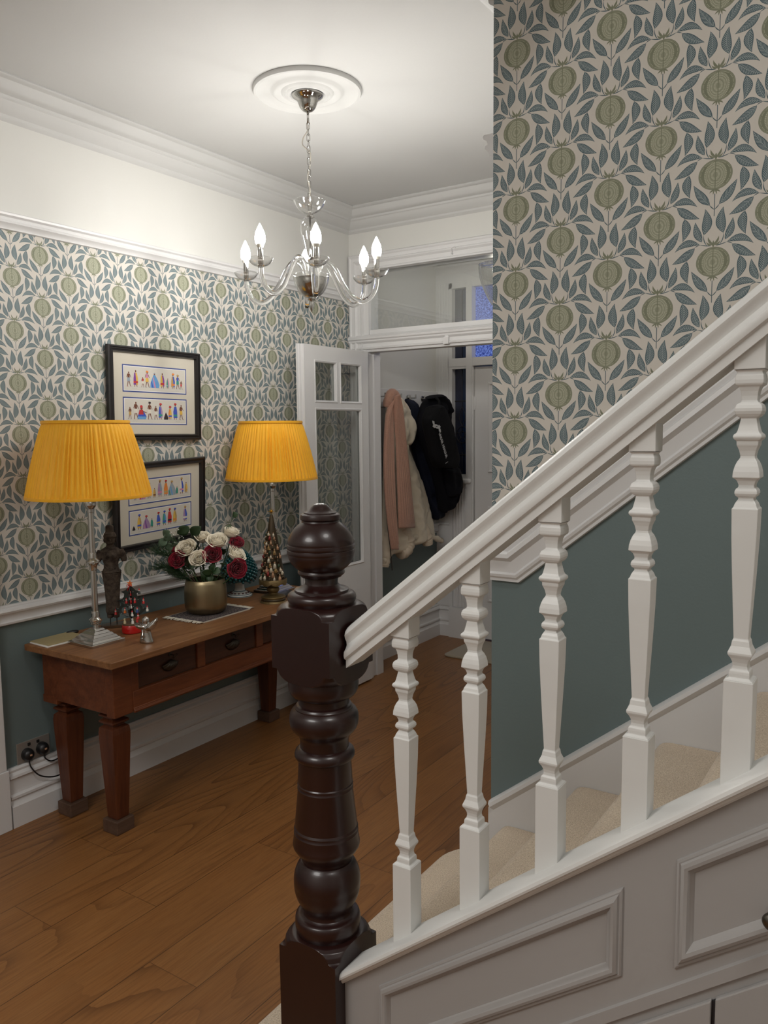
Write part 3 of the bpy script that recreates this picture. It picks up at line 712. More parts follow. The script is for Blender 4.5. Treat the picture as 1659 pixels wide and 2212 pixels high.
for i in range(nl):
    zc = zt-(zt-zb)*(i+.5)/nl; hl = (zt-zb)/nl*.5+.0035; w2 = .0065; a = (pi/2)*(i % 2)+.35
    pts = [(w2*cos(t)*cos(a), w2*cos(t)*sin(a), L(zc)+(hl-w2)*(1 if sin(t) > 0 else -1)*(1 if abs(sin(t)) > .01 else 0)+w2*sin(t)) for t in [2*pi*k/16+.2 for k in range(17)]]
    MB().tube(pts, .0016, 6, cap=False).build('chain_link', M_CHROME, ch, smooth=True)
fl = catmull([(.0, 0, L(2.805)), (-.004, 0, L(2.775)), (-.026, 0, L(2.752)), (-.030, 0, L(2.728)), (-.010, 0, L(2.708)), (.008, 0, L(2.690)), (.004, .003, L(2.65)), (-.003, -.003, L(2.60)), (.003, 0, L(2.55)), (0, 0, L(2.49))], 8)
MB().tube(fl, .0026, 6).build('flex', M_CORD, ch, smooth=True)
b = MB(); b.lathe(smoothprof([(L(2.455), .006), (L(2.458), .020), (L(2.470), .040), (L(2.488), .055), (L(2.505), .0635), (L(2.507), .0645), (L(2.506), .0625), (L(2.488), .053), (L(2.472), .038), (L(2.461), .018), (L(2.459), .006)], 2), seg=40)
b.build('top_dish', M_CRYS, ch, smooth=True)
b = MB(); b.lathe([(L(2.462), .004), (L(2.462), .012), (L(2.450), .014), (L(2.446), .018), (L(2.443), .018), (L(2.443), .004)], seg=24)
b.build('collar', M_CHROME, ch, smooth=True, auto=30)
gp = smoothprof([(L(2.444), .016), (L(2.436), .028), (L(2.420), .0375), (L(2.395), .0395), (L(2.365), .034), (L(2.325), .0235), (L(2.285), .0165), (L(2.235), .013)], 4)
b = MB(); b.lathe(gp, seg=40); b.build('glass_stem', M_CRYS, ch, smooth=True)
MB().tube([(0, 0, L(2.448)), (0, 0, L(2.20))], .0042, 10).build('inner_rod', M_CHROME, ch, smooth=True)
b = MB(); b.lathe(smoothprof([(L(2.208), .003), (L(2.208), .058), (L(2.200), .0605), (L(2.182), .058), (L(2.160), .048), (L(2.143), .034), (L(2.133), .018), (L(2.130), .004)], 3), seg=48)
b.build('hub_bowl', M_CHROME, ch, smooth=True, auto=50)
b = MB(); b.lathe(smoothprof([(L(2.128), .006), (L(2.130), .022), (L(2.142), .042), (L(2.165), .060), (L(2.195), .070), (L(2.217), .0735), (L(2.219), .0725), (L(2.195), .068), (L(2.166), .058), (L(2.144), .040), (L(2.133), .020)], 2), seg=48)
b.build('hub_dish', M_CRYS, ch, smooth=True)
b = MB(); b.lathe([(L(2.132), .004), (L(2.132), .016), (L(2.124), .017), (L(2.118), .012), (L(2.108), .0105), (L(2.098), .0115), (L(2.080), .005), (L(2.072), .001)], seg=20)
b.build('finial', M_CHROME, ch, smooth=True, auto=40)
RB = .268
armp = [(.022, 2.205), (.028, 2.235), (.046, 2.268), (.072, 2.274), (.098, 2.248), (.130, 2.190), (.165, 2.140), (.205, 2.118), (.240, 2.132), (.261, 2.165), (.2675, 2.200), (.268, 2.212)]
am = dm = sm_ = bm_ = None
AA, AZ = (25, 72, 134, 207, 264, 313), (-.010, 0, .010, -.004, .004, -.009)
for k in range(6):
    a = radians(AA[k])
    if k == 0:
        arm = MB().tube(catmull([(r, 0, L(z)) for r, z in armp], 6), .0102, 14).build('arm', M_ARM, ch, smooth=True)
        zr = 2.170
        dsh = MB().lathe(smoothprof([(L(2.208), .004), (L(2.210), .016), (L(2.216), .031), (L(2.228), .043), (L(2.238), .0478), (L(2.2385), .0466), (L(2.229), .0415), (L(2.218), .029), (L(2.213), .015), (L(2.212), .004)], 2), c=(RB, 0, 0), seg=36).build('drip_dish', M_CRYS, arm, smooth=True)
        slv = MB().lathe([(L(2.206), .003), (L(2.206), .0105), (L(2.212), .0115), (L(2.216), .009), (L(2.218), .0102), (L(2.278), .0102), (L(2.278), .003)], c=(RB, 0, 0), seg=20).build('candle_sleeve', M_CHROME, arm, smooth=True, auto=40)
        cb = MB().lathe([(L(2.276), .008), (L(2.278), .0108), (L(2.290), .0150), (L(2.291), .013)], c=(RB, 0, 0), seg=20).build('bulb_base', M_FROST, arm, smooth=True, auto=60)
        blb = MB().lathe(smoothprof([(L(2.289), .0135), (L(2.300), .0185), (L(2.316), .0195), (L(2.334), .0165), (L(2.350), .0092), (L(2.362), .0035), (L(2.367), .0008)], 2), c=(RB, 0, 0), seg=16).build('bulb', M_BULB, arm, smooth=True)
        kids = [dsh, slv, cb, blb]; arm.rotation_euler = (0, 0, a); arm.location.z = AZ[0]
    else:
        c2 = arm.copy(); COL.objects.link(c2); c2.parent = ch; c2.rotation_euler = (0, 0, a); c2.location.z = AZ[k]
        for q in kids:
            d2 = q.copy(); COL.objects.link(d2); d2.parent = c2
# ------------------------------------------------------------------ console table
TZ = .748
RT2 = Vector((cos(YAW), sin(YAW), 0)); FW2 = Vector((-sin(YAW), cos(YAW), 0))     # across / away from where one stands
TC = Vector((-2.722, 2.58, 0)); TRZ = radians(1.1)
tb_ = thing('console_table', TC, 'long reddish wooden console table with shell handled drawers against the left wall', 'table', TRZ)
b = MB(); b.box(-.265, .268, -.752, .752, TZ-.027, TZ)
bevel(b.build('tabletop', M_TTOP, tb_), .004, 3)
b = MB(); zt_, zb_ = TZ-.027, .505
b.box(-.245, -.225, -.685, .675, zb_+.01, zt_)                    # back
b.box(-.245, .160, -.688, -.672, zb_+.005, zt_).box(-.245, .160, .668, .684, zb_+.005, zt_)   # ends
drs = [(-.567, -.244), (-.199, .133), (.178, .510)]
b.box(.172, .196, -.605, drs[0][0], zb_, zt_).box(.172, .196, drs[2][1], .605, zb_, zt_)
b.box(.150, .1965, -.6905, -.60, zb_-.004, zt_-.0005).box(.150, .1965, .60, .6865, zb_-.004, zt_-.0005)
for a, c2 in ((drs[0][1], drs[1][0]), (drs[1][1], drs[2][0])): b.box(.172, .192, a, c2, .585, zt_)
b.box(.172, .192, drs[0][0], drs[2][1], .702, zt_)
b.box(.05, .150, -.684, .68, zb_+.01, zb_+.02)
b.box(-.25, -.16, -.69, -.60, zb_-.012, zb_+.02)
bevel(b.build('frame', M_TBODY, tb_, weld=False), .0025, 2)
b = MB(); b.box(.176, .199, -.598, .60, .508, .585)
b.sweep([(-.60, .505), (.602, .505)], [(-.006, 0), (-.004, .012), (.004, .014), (.008, .006), (.014, .006), (.016, 0)], lambda u, v, d: (.196+d, u, v), side=1)
bevel(b.build('lower_rail', M_TBODY, tb_, smooth=True, auto=30), .0015)
M_BRONZ = mat('aged_bronze_handle', (.055, .045, .035), .42, .8, bump=.3, bscale=90, var=.3)
for k, (a, c2) in enumerate(drs):
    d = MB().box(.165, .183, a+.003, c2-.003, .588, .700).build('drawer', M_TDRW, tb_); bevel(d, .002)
    yc = (a+c2)/2+.012; b = MB(); R = []
    for i in range(11):        # fan shaped, ribbed shell pull
        t = i/10; ring = []
        for j in range(45):
            an = pi*(.04+.92*j/44); rib = 1+.10*abs(sin(an*7))*t; rr = .056*t*(1+.04*abs(sin(an*7)))
            ring.append((.184+.022*sin(pi*min(1, t*.92+.06))**.8*rib*(.55+.45*sin(an)), yc-rr*cos(an)*.80, .655-.040*t*(1-.15*0)*(.25+.75*sin(an)) if False else .662-.050*t*(.30+.70*sin(an))))
        R.append(ring)
    b.rings(R, closed_ring=False, cap=False); b.build('shell_handle', M_BRONZ, d, smooth=True).modifiers.new('s', 'SOLIDIFY').thickness = .0015
    b = MB(); b.lathe([(0, .009), (.002, .009), (.003, .004), (.003, .0005)], seg=14); q = b.build('keyhole_plate', M_BRONZ, d)
    q.rotation_euler = (0, pi/2, 0); q.location = (.183, yc+.003, .680)
    b = MB(); b.tube([(.184, yc+.003, .681), (.205, yc+.003, .681)], .0018, 6); b.tube([(.207+.007*cos(t*pi/8), yc+.003+.010*sin(t*pi/8)+.006, .677+.006*sin(t*pi/8)) for t in range(17)], .0013, 6)
    b.build('key', M_BRONZ, d)
LP = [(0, .043), (.052, .043), (.056, .040), (.0565, .030), (.058, .029), (.385, .043), (.41, .0435), (.432, .041), (.440, .031), (.443, .028), (.446, .028), (.450, .036), (.454, .0415), (.461, .0415), (.465, .036), (.469, .028), (.472, .028), (.476, .036), (.480, .0415), (.487, .0415), (.490, .036), (.493, .029), (.497, .029), (.510, .033)]
for k, (x, y) in enumerate(((.100, -.618), (-.190, -.618), (.100, .640), (-.190, .640))):
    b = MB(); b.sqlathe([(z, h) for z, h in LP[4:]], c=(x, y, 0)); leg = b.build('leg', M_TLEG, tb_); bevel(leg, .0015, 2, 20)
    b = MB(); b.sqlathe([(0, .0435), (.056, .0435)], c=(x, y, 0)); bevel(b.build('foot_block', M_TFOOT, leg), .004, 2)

# ------------------------------------------------------------------ table lamps
def yellow_mat():
    m, nt, b = base_mat('yellow_pleated_silk', .55, .3); X.nt = nt
    n = nt.nodes.new('ShaderNodeTexNoise'); n.inputs['Scale'].default_value = 60; nt.links.new(coords(nt, 'Object', (1, 1, .2)), n.inputs['Vector'])
    c = mixc(nt, n.outputs['Fac'], (.86, .40, .012), (.98, .52, .03)); nt.links.new(c, b.inputs['Base Color'])
    b.inputs['Sheen Weight'].default_value = .15; b.inputs['Subsurface Weight'].default_value = 0
    return m
M_YEL = yellow_mat()
M_LINER = mat('cream_shade_lining', (.8, .74, .6), .7)
M_BALL = mat('polished_nickel', (.60, .585, .56), .10, 1., var=.03)
def lamp(name, loc, label, rz=0., sc=1.):
    t = thing(name, loc, label, 'table lamp', rz, 'pair of table lamps with pleated yellow shades')
    b = MB(); b.sqlathe([(0, .079), (.010, .079), (.012, .0775), (.0125, .069), (.020, .064), (.0205, .061), (.030, .054), (.0305, .051), (.040, .043), (.0405, .040), (.050, .031), (.051, .026), (.058, .020)])
    bevel(b.build('stepped_base', M_BALL, t), .0008, 2, 15)
    b = MB(); b.lathe([(.056, .005), (.056, .013), (.072, .012), (.074, .017), (.080, .021), (.084, .021), (.088, .026), (.094, .026), (.100, .019), (.104, .0165), (.112, .0165), (.128, .0145), (.130, .0125), (.296, .0125), (.298, .0145), (.312, .0155), (.318, .018), (.328, .0265), (.334, .0265), (.340, .020), (.346, .016), (.350, .016), (.366, .0145), (.368, .0125),
            (.530, .0115), (.532, .0135), (.545, .014), (.552, .020), (.560, .0245), (.570, .025), (.576, .020), (.60, .006)], seg=32)
    for o2 in (b,): pass
    b.build('column', M_BALL, t, smooth=True, auto=25)
    b = MB(); b.lathe([(.598, .012), (.66, .012), (.662, .004), (.70, .004)], seg=16); b.build('lamp_holder', M_CHROME, t, smooth=True, auto=30)
    b = MB(); b.lathe([(.66, .010), (.68, .020), (.70, .027), (.725, .028), (.745, .020), (.752, .004)], seg=20); b.build('bulb', M_FROST, t, smooth=True)
    b = MB(); b.tube([(-.155, 0, .872), (.155, 0, .872)], .0018, 6).tube([(0, -.155, .872), (0, .155, .872)], .0018, 6).tube([(0, 0, .74), (0, 0, .872)], .002, 6); b.build('shade_carrier', M_CHROME, t)
    # gathered shade: pleats of uneven width
    rnd = random.Random(5); cuts = [0]
    while cuts[-1] < 2*pi: cuts.append(cuts[-1]+rnd.uniform(.055, .115))
    cuts = [q*2*pi/cuts[-1] for q in cuts]; amps = [rnd.uniform(.6, 1.35) for _ in cuts]
    th, off = [], []
    for i in range(len(cuts)-1):
        for k in range(6):
            f = k/6; th.append(cuts[i]+(cuts[i+1]-cuts[i])*f); off.append(amps[i]*sin(pi*min(1, f*1.15))**.8 if f < .86 else amps[i]*.05)
    z0, z1, r0, r1 = .594, .896, .236, .160
    R = []
    for s_ in (0, .02, .1, .3, .5, .7, .9, .98, 1.):
        rr = r0+(r1-r0)*s_; amp = .0078*sin(pi*min(1, .12+s_*.9))**.4*(1 if 0 < s_ < 1 else .2)
        R.append([((rr+amp*o_)*cos(q), (rr+amp*o_)*sin(q), z0+(z1-z0)*s_) for q, o_ in zip(th, off)])
    b = MB(); b.rings(R, cap=False)
    sh = b.build('shade', M_YEL, t, smooth=True, auto=55)
    b = MB(); b.lathe([(z0+.002, r0-.004), (z1-.002, r1-.004)], seg=64)
    b2 = MB(); b2.rings([[((r0-.005)*cos(2*pi*j/64), (r0-.005)*sin(2*pi*j/64), z0+.001) for j in range(64)], [((r1-.005)*cos(2*pi*j/64), (r1-.005)*sin(2*pi*j/64), z1-.001) for j in range(64)]], cap=False)
    b2.build('lining', M_LINER, sh, smooth=True)
    for z, r, h in ((z0, r0+.0015, .011), (z1-.010, r1+.0035, .011)):
        b = MB(); b.rings([[((r+dr)*cos(2*pi*j/96), (r+dr)*sin(2*pi*j/96), z+dz) for j in range(96)] for dr, dz in ((-.003, -.001), (.0035, -.001), (.0045, .002), (.0035-.0025*(h/.011)*.3, h-.001), (.0028, h), (-.003, h), (-.003, -.001))], cap=False)
        b.build('trim_band', M_YEL, sh, smooth=True, auto=50)
    return t
lamp('table_lamp', (-2.745, 2.0, TZ), 'silver column lamp with yellow pleated shade, nearer one beside the stone figure')
l2 = lamp('table_lamp', (-2.812, 3.165, TZ+.001), 'silver column lamp with yellow pleated shade, behind the golden nativity cone', .10)

# ------------------------------------------------------------------ stone torso on its stand
def stone():
    m, nt, b = base_mat('weathered_brown_stone', .8, .2); X.nt = nt
    v = coords(nt)
    n = nt.nodes.new('ShaderNodeTexNoise'); n.inputs['Scale'].default_value = 38; n.inputs['Detail'].default_value = 6; n.inputs['Roughness'].default_value = .7; nt.links.new(v, n.inputs['Vector'])
    f = (X(n.outputs['Fac'])-.35)*2.6
    c = mixc(nt, f, (.022, .015, .011), (.125, .095, .072)); nt.links.new(c, b.inputs['Base Color'])
    bp = nt.nodes.new('ShaderNodeBump'); bp.inputs['Strength'].default_value = .7; bp.inputs['Distance'].default_value = .003
    nt.links.new(n.outputs['Fac'], bp.inputs['Height']); nt.links.new(bp.outputs['Normal'], b.inputs['Normal'])
    return m
M_STONE = stone()
st = thing('stone_figure', (-2.900, 2.205, TZ), 'weathered brown stone torso in a long skirt and tall headdress on pins', 'statue', radians(50))
b = MB()
def loft(b, secs, seg=28, mi=0):
    """secs: (z, cx, cy, rx, ry)"""
    b.rings([[(cx+rx*cos(2*pi*j/seg), cy+ry*sin(2*pi*j/seg), z) for j in range(seg)] for z, cx, cy, rx, ry in secs], mi=mi)
# local x = across, y = depth (front is -y)
loft(b, [(.060, 0, 0, .026, .022), (.072, 0, 0, .030, .024), (.10, 0, 0, .0275, .024), (.15, 0, 0, .030, .026), (.20, 0, 0, .034, .029), (.225, 0, 0, .037, .031), (.232, 0, 0, .038, .032), (.240, 0, 0, .036, .030)])
loft(b, [(.236, 0, 0, .036, .030), (.244, 0, 0, .038, .031), (.252, 0, 0, .035, .029), (.262, 0, 0, .030, .025), (.280, 0, 0, .029, .024), (.300, 0, -.001, .034, .026), (.318, 0, -.001, .040, .027), (.332, 0, 0, .043, .025), (.345, 0, 0, .036, .021), (.355, 0, 0, .018, .016), (.368, 0, 0, .014, .014)])
b.sphere((.013, -.020, .316), .014, 14, 10).sphere((-.013, -.020, .316), .014, 14, 10)
b.tube([(.038, 0, .338), (.047, 0, .322), (.052, -.002, .300), (.053, -.004, .288)], [.014, .0145, .013, .011], 12)
b.tube([(-.038, 0, .338), (-.046, 0, .322), (-.049, -.002, .302), (-.050, -.003, .292)], [.014, .0145, .013, .011], 12)
b.sphere((0, -.001, .386), .024, 20, 14, sc=(.88, .95, 1.15)).sphere((0, -.023, .384), .0045, 10, 8, sc=(.8, 1, 1.6)).sphere((0, -.021, .372), .0055, 10, 8, sc=(1.5, .7, .5)).sphere((.0235, 0, .384), .006, 10, 8, sc=(.5, 1, 2)).sphere((-.0235, 0, .384), .006, 10, 8, sc=(.5, 1, 2)).sphere((.008, -.020, .390), .004, 8, 6).sphere((-.008, -.020, .390), .004, 8, 6)
loft(b, [(.396, 0, 0, .0255, .0265), (.404, 0, 0, .0265, .0275), (.408, 0, 0, .0235, .0245), (.414, 0, 0, .0225, .023), (.418, 0, 0, .0175, .0175), (.444, 0, .001, .0165, .0165), (.449, 0, .002, .012, .012)])
for sx in (-.013, .013): loft(b, [(.040, sx, 0, .0115, .012), (.052, sx, 0, .013, .014), (.066, sx, 0, .012, .013)], 16)
bd = b.build('body', M_STONE, st, smooth=True)
rm = bd.modifiers.new('remesh', 'REMESH'); rm.mode = 'VOXEL'; rm.voxel_size = .0022; rm.use_smooth_shade = True
sm = bd.modifiers.new('smooth', 'SMOOTH'); sm.factor = .6; sm.iterations = 3
b = MB()
for z, r, ry in ((.238, .0385, .0320), (.246, .0390, .0325)): b.tube([(r*cos(2*pi*j/40), ry*sin(2*pi*j/40), z) for j in range(41)], .0016, 6, cap=False)
b.tube([(-.027+.054*t, -.026-.004*sin(pi*t), .282-.024*sin(pi*t)) for t in [k/14 for k in range(15)]], .0014, 6)
b.build('carved_belt', M_STONE, st, smooth=True)
M_BLK = mat('black_iron', (.01, .01, .01), .5)
st.scale = (1.04, 1.05, 1.0)
for sx in (-.013, .013): MB().tube([(sx, 0, .012), (sx, 0, .046)], .0024, 8).build('pin', M_BLK, st)
bevel(MB().box(-.050, .050, -.036, .036, 0, .013).build('acrylic_slab', M_ACRY, st), .001)

# ------------------------------------------------------------------ little decorated tree on a red drum
M_TGRN = mat('dark_green_enamel', (.004, .012, .010), .3, coat=.3)
M_RED = mat('red_lacquer', (.50, .012, .012), .25, coat=.5)
M_ORG = mat('orange_felt', (.75, .16, .02), .7)
M_OWH = mat('ornament_white', (.72, .70, .65), .4)
M_OBR = mat('turned_brown_wood', (.12, .07, .035), .5)
tr = thing('decorated_tree', (-2.748, 2.180, TZ), 'small flat green toy tree hung with tiny figures on a red drum', 'ornament', YAW)
b = MB(); b.lathe(smoothprof([(0, .036), (.003, .041), (.020, .042), (.034, .0405), (.038, .036)], 3), seg=40); b.build('red_drum', M_RED, tr, smooth=True, auto=50)
b = MB(); b.lathe([(.037, .036), (.037, .040), (.043, .040), (.044, .030)], seg=36); b.build('turntable', M_OBR, tr, smooth=True, auto=40)
tree_o = [(-.006, .044), (-.006, .062), (-.024, .070), (-.046, .083), (-.068, .106), (-.050, .104), (-.046, .112), (-.040, .120), (-.046, .134), (-.056, .140), (-.036, .145), (-.028, .155), (-.026, .168), (-.040, .176), (-.022, .182), (-.008, .196), (0, .204)]
tree_o = tree_o+[(-x, z) for x, z in tree_o[::-1][1:]]
import bmesh
def plate_with_holes(outline, holes_, y0, y1):
    """flat plate with round holes, filled by triangulation"""
    bm = bmesh.new(); loops = [outline]+[[(cx+r*cos(2*pi*k/20), cz+r*sin(2*pi*k/20)) for k in range(20)] for cx, cz, r in holes_]; es = []
    for lp in loops:
        vs = [bm.verts.new((x, y0, z)) for x, z in lp]
        for i in range(len(vs)): es.append(bm.edges.new((vs[i], vs[(i+1) % len(vs)])))
    bmesh.ops.triangle_fill(bm, edges=es, use_beauty=True)
    ret = bmesh.ops.extrude_face_region(bm, geom=bm.faces[:])
    for v in [g for g in ret['geom'] if isinstance(g, bmesh.types.BMVert)]: v.co.y = y1
    bmesh.ops.recalc_face_normals(bm, faces=bm.faces)
    return bm
def bmobj(bm, name, m, parent):
    me = bpy.data.meshes.new(name); bm.to_mesh(me); bm.free(); me.materials.append(m)
    o = bpy.data.objects.new(name, me); COL.objects.link(o); o.parent = parent; return o
hl = [(-.026, .096, .0145), (.026, .098, .0145), (-.018, .136, .0085), (.018, .138, .0085)]
bmobj(plate_with_holes(tree_o, hl, -.002, .002), 'tree_board', M_TGRN, tr)
bmobj(plate_with_holes([(x*.55, z) for x, z in tree_o], [], -.002, .002), 'cross_board', M_TGRN, tr).rotation_euler = (0, 0, pi/2)
b = MB()
for k in range(5):
    a = pi/2+k*2*pi/5; b.prism([(.006*cos(a+pi/5), .005*sin(a+pi/5)+.212), (.0135*cos(a), .0135*sin(a)+.212), (.005*cos(a-pi/5), .005*sin(a-pi/5)+.212), (0, .212)], -.004, .002, lambda u, v, d: (u, d, v))
b.build('star', M_ORG, tr)
b = MB(); b.tube([(0, -.004, .208), (-.012, -.006, .206), (-.014, -.006, .200), (0, -.004, .204)], .0018, 6).tube([(0, -.005, .204), (-.006, -.008, .192), (-.010, -.007, .182)], .0022, 6).tube([(0, -.005, .204), (.008, -.008, .200)], .002, 6)
b.build('ribbon', M_RED, tr, smooth=True)
def figure(x, y, z, body, s=1.):
    b = MB(); b.lathe([(z, .002*s), (z, .0052*s), (z+.007*s, .0045*s), (z+.011*s, .002*s)], c=(x, y, 0), seg=12, mi=0).sphere((x, y, z+.0135*s), .0036*s, 10, 8, mi=1).lathe([(z+.015*s, .0036*s), (z+.021*s, .0006*s)], c=(x, y, 0), seg=10, mi=2)
    b.tube([(x, y, z+.020*s), (x, y, z+.030*s)], .0004, 4, mi=2)
    return b.build('hanging_figure', [body, M_OWH, M_RED], tr, smooth=True, auto=50)
for x, y, z, mm in ((-.018, -.001, .126, M_RED), (.018, -.001, .128, M_RED), (-.026, -.001, .084, M_ORG), (.026, -.001, .086, mat('ornament_blue', (.03, .08, .3), .4)), (.055, -.004, .125, M_RED), (.070, -.004, .092, M_OWH),
                    (0, -.006, .160, M_RED), (.001, -.007, .130, M_RED), (.002, -.008, .106, M_OWH), (.008, -.014, .074, M_OWH), (-.065, -.004, .078, M_RED), (.032, -.012, .060, M_RED), (.038, -.002, .166, M_TGRN)):
    figure(x, y, z, mm, 1.15)
for x, z in ((-.055, .104), (.052, .105), (-.03, .140), (.032, .142), (-.01, .180), (.012, .176), (-.012, .118), (.012, .112), (-.04, .082)): MB().sphere((x, -.0025, z), .0014, 6, 5).build('painted_dot', M_OWH, tr)
for x, y, mm in ((-.022, -.022, mat('pale_straw', (.6, .5, .3), .7)), (.012, -.026, M_OWH), (.028, -.014, M_RED)):
    b = MB(); b.lathe([(.043, .006), (.054, .005), (.060, .002)], c=(x, y, 0), seg=12).sphere((x, y, .062), .0045, 10, 8); b.build('standing_figure', mm, tr, smooth=True, auto=50)

# ------------------------------------------------------------------ chrome angel
an = thing('silver_figure', (-2.560, 2.100, TZ), 'small polished silver angel shaped ornament near the front table edge', 'ornament', radians(18)); an.scale = (1.15, 1.3, 1.0)
b = MB(); loft(b, [(0, 0, 0, .026, .014), (.006, 0, 0, .0265, .0145), (.024, 0, 0, .022, .013), (.045, 0, 0, .0175, .012), (.060, 0, 0, .018, .012), (.072, 0, 0, .0150, .011), (.080, 0, 0, .0125, .010), (.092, 0, 0, .0140, .0115), (.102, 0, 0, .0125, .010), (.109, 0, 0, .004, .004)], 24)
b.tube([(.006, 0, .060), (.018, 0, .066), (.030, .002, .080), (.040, .002, .096), (.045, .002, .106)], [.013, .0145, .0125, .007, .0015], 14)
b.tube([(-.006, 0, .064), (-.018, 0, .066), (-.030, .002, .068), (-.040, .002, .074), (-.046, .002, .080)], [.012, .013, .012, .008, .0015], 14)
b.tube([(.0, -.004, .066), (-.020, -.012, .070), (-.034, -.014, .074)], [.008, .007, .003], 12)
q = b.build('angel_body', M_CHROME, an, smooth=True)
rm = q.modifiers.new('remesh', 'REMESH'); rm.mode = 'VOXEL'; rm.voxel_size = .0016; rm.use_smooth_shade = True
q.modifiers.new('smooth', 'SMOOTH').iterations = 6

# ------------------------------------------------------------------ envelopes under the lamp corner
M_GOLDP = mat('gold_paper', (.36, .29, .15), .5, var=.03)
M_PAPER = mat('white_paper', (.72, .70, .66), .7)
e1 = tag(bevel(MB().box(-.065, .065, -.095, .095, 0, .004).build('white_envelope', M_PAPER), .0008), 'white envelope lying under the gold one at the left table end', 'envelope'); e1.location = (-2.895, 1.935, TZ); e1.rotation_euler = (0, 0, radians(-3))
e2 = tag(bevel(MB().box(-.066, .062, -.090, .092, 0, .003).build('gold_envelope', M_GOLDP), .0008), 'flat gold envelope on the left table end beside the lamp base', 'envelope'); e2.location = (-2.905, 1.938, TZ+.0042)
b = MB(); b.box(-.015, .015, -.006, .006, 0, .012)
sw = MB(); loft(sw, [(0, 0, 0, .026, .010), (.006, 0, 0, .028, .011), (.011, 0, 0, .022, .008)], 20); o = sw.build('inline_switch', M_BLK, smooth=True, auto=40)
tag(o, 'black inline lamp switch lying at the wall behind the envelope', 'switch'); o.location = (-2.955, 2.035, TZ); o.rotation_euler = (0, 0, 1.4)

# ------------------------------------------------------------------ fringed mat and brass pot
def rug_mat():
    m, nt, b = base_mat('woven_patterned_mat', .95, .1); X.nt = nt
    tc = nt.nodes.new('ShaderNodeTexCoord'); sp = nt.nodes.new('ShaderNodeSeparateXYZ'); nt.links.new(tc.outputs['Object'], sp.inputs[0])
    x, y = X(sp.outputs[0]), X(sp.outputs[1])
    ch_ = ((x*52).frac()-.5).abs()+((y*52).frac()-.5).abs()
    border = (x.abs() > .098).max(y.abs() > .138)
    n = nt.nodes.new('ShaderNodeTexVoronoi'); n.inputs['Scale'].default_value = 95; nt.links.new(tc.outputs['Object'], n.inputs['Vector'])
    f = ((ch_ > .62)*.25)+(X(n.outputs['Distance']) < .30)*.45+((X(n.outputs['Distance'])*6).frac() < .3)*.35
    c = mixc(nt, f.min(1.), (.045, .036, .045), (.33, .28, .235)); c = mixc(nt, border*.55, c, (.05, .04, .05)); c = mixc(nt, (x.abs() > .110), c, (.5, .46, .4))
    nt.links.new(c, b.inputs['Base Color']); return m
rg = thing('fringed_mat', (-2.722, 2.604, TZ), 'small dark patterned woven mat with cream fringes under the pot', 'mat', radians(2))
MB().box(-.114, .114, -.155, .155, 0, .005).build('woven_field', rug_mat(), rg)
M_FRG = mat('cream_fringe_wool', (.56, .52, .44), .9)
b = MB(); rnd = random.Random(3)
for e in (-1, 1):
    for k in range(60):
        x = -.112+.224*k/59; l = rnd.uniform(.022, .036); dx = rnd.uniform(-.006, .006)
        b.tube([(x, e*.153, .003), (x+dx*.4, e*(.155+l*.5), .0045+rnd.random()*.004), (x+dx, e*(.155+l), .0025+rnd.random()*.002)], [.0022, .0024, .0012], 5)
b.build('fringe', M_FRG, rg, smooth=True)
def brass():
    m, nt, b = base_mat('brushed_antique_brass', .34, .5); b.inputs['Metallic'].default_value = 1.; X.nt = nt
    n = nt.nodes.new('ShaderNodeTexNoise'); n.inputs['Scale'].default_value = 4; n.inputs['Detail'].default_value = 5; nt.links.new(coords(nt, 'Object', (9, 9, 1.2)), n.inputs['Vector'])
    c = mixc(nt, n.outputs['Fac'], (.24, .19, .11), (.42, .345, .215)); nt.links.new(c, b.inputs['Base Color'])
    b.inputs['Anisotropic'].default_value = .5
    return m
M_BRASS = brass()
PC = Vector((-2.738, 2.600, TZ+.0055))
pt = thing('flower_pot', PC, 'round brushed brass pot holding the bouquet on the fringed mat', 'pot')
b = MB(); b.lathe(smoothprof([(0, .004), (0, .060), (.004, .078), (.018, .092), (.040, .0975), (.10, .0975), (.138, .0935), (.150, .0905), (.158, .0875), (.160, .0855), (.157, .083), (.14, .085), (.06, .088), (.012, .070), (.010, .004)], 3), seg=72)
b.build('pot_body', M_BRASS, pt, smooth=True, auto=60)
M_SOIL = mat('dark_floral_foam', (.012, .018, .010), .9)
b = MB(); b.lathe([(.08, .002), (.08, .084), (.135, .084), (.137, .002)], seg=32); b.build('floral_foam', M_SOIL, pt)

# ------------------------------------------------------------------ roses and greenery
def petal_mat(name, c1, c2):
    m, nt, b = base_mat(name, .55, .25); X.nt = nt
    n = nt.nodes.new('ShaderNodeTexNoise'); n.inputs['Scale'].default_value = 45; nt.links.new(coords(nt), n.inputs['Vector'])
    c = mixc(nt, n.outputs['Fac'], c1, c2); nt.links.new(c, b.inputs['Base Color']); b.inputs['Sheen Weight'].default_value = .2
    return m
M_CRM = petal_mat('cream_rose_petal', (.84, .76, .60), (.92, .87, .74)); M_CRIM = petal_mat('crimson_rose_petal', (.16, .002, .012), (.30, .005, .028))
M_STEM = mat('rose_stem_green', (.05, .10, .03), .5, var=.2); M_RLEAF = mat('rose_leaf_green', (.022, .055, .018), .45, var=.3, vscale=12)
M_EUC = mat('eucalyptus_leaf', (.095, .155, .095), .55, var=.25, vscale=15); M_PINE = mat('pine_needle_green', (.018, .050, .018), .5, var=.3, vscale=20)
M_BRK = mat('twig_brown', (.08, .05, .03), .7)
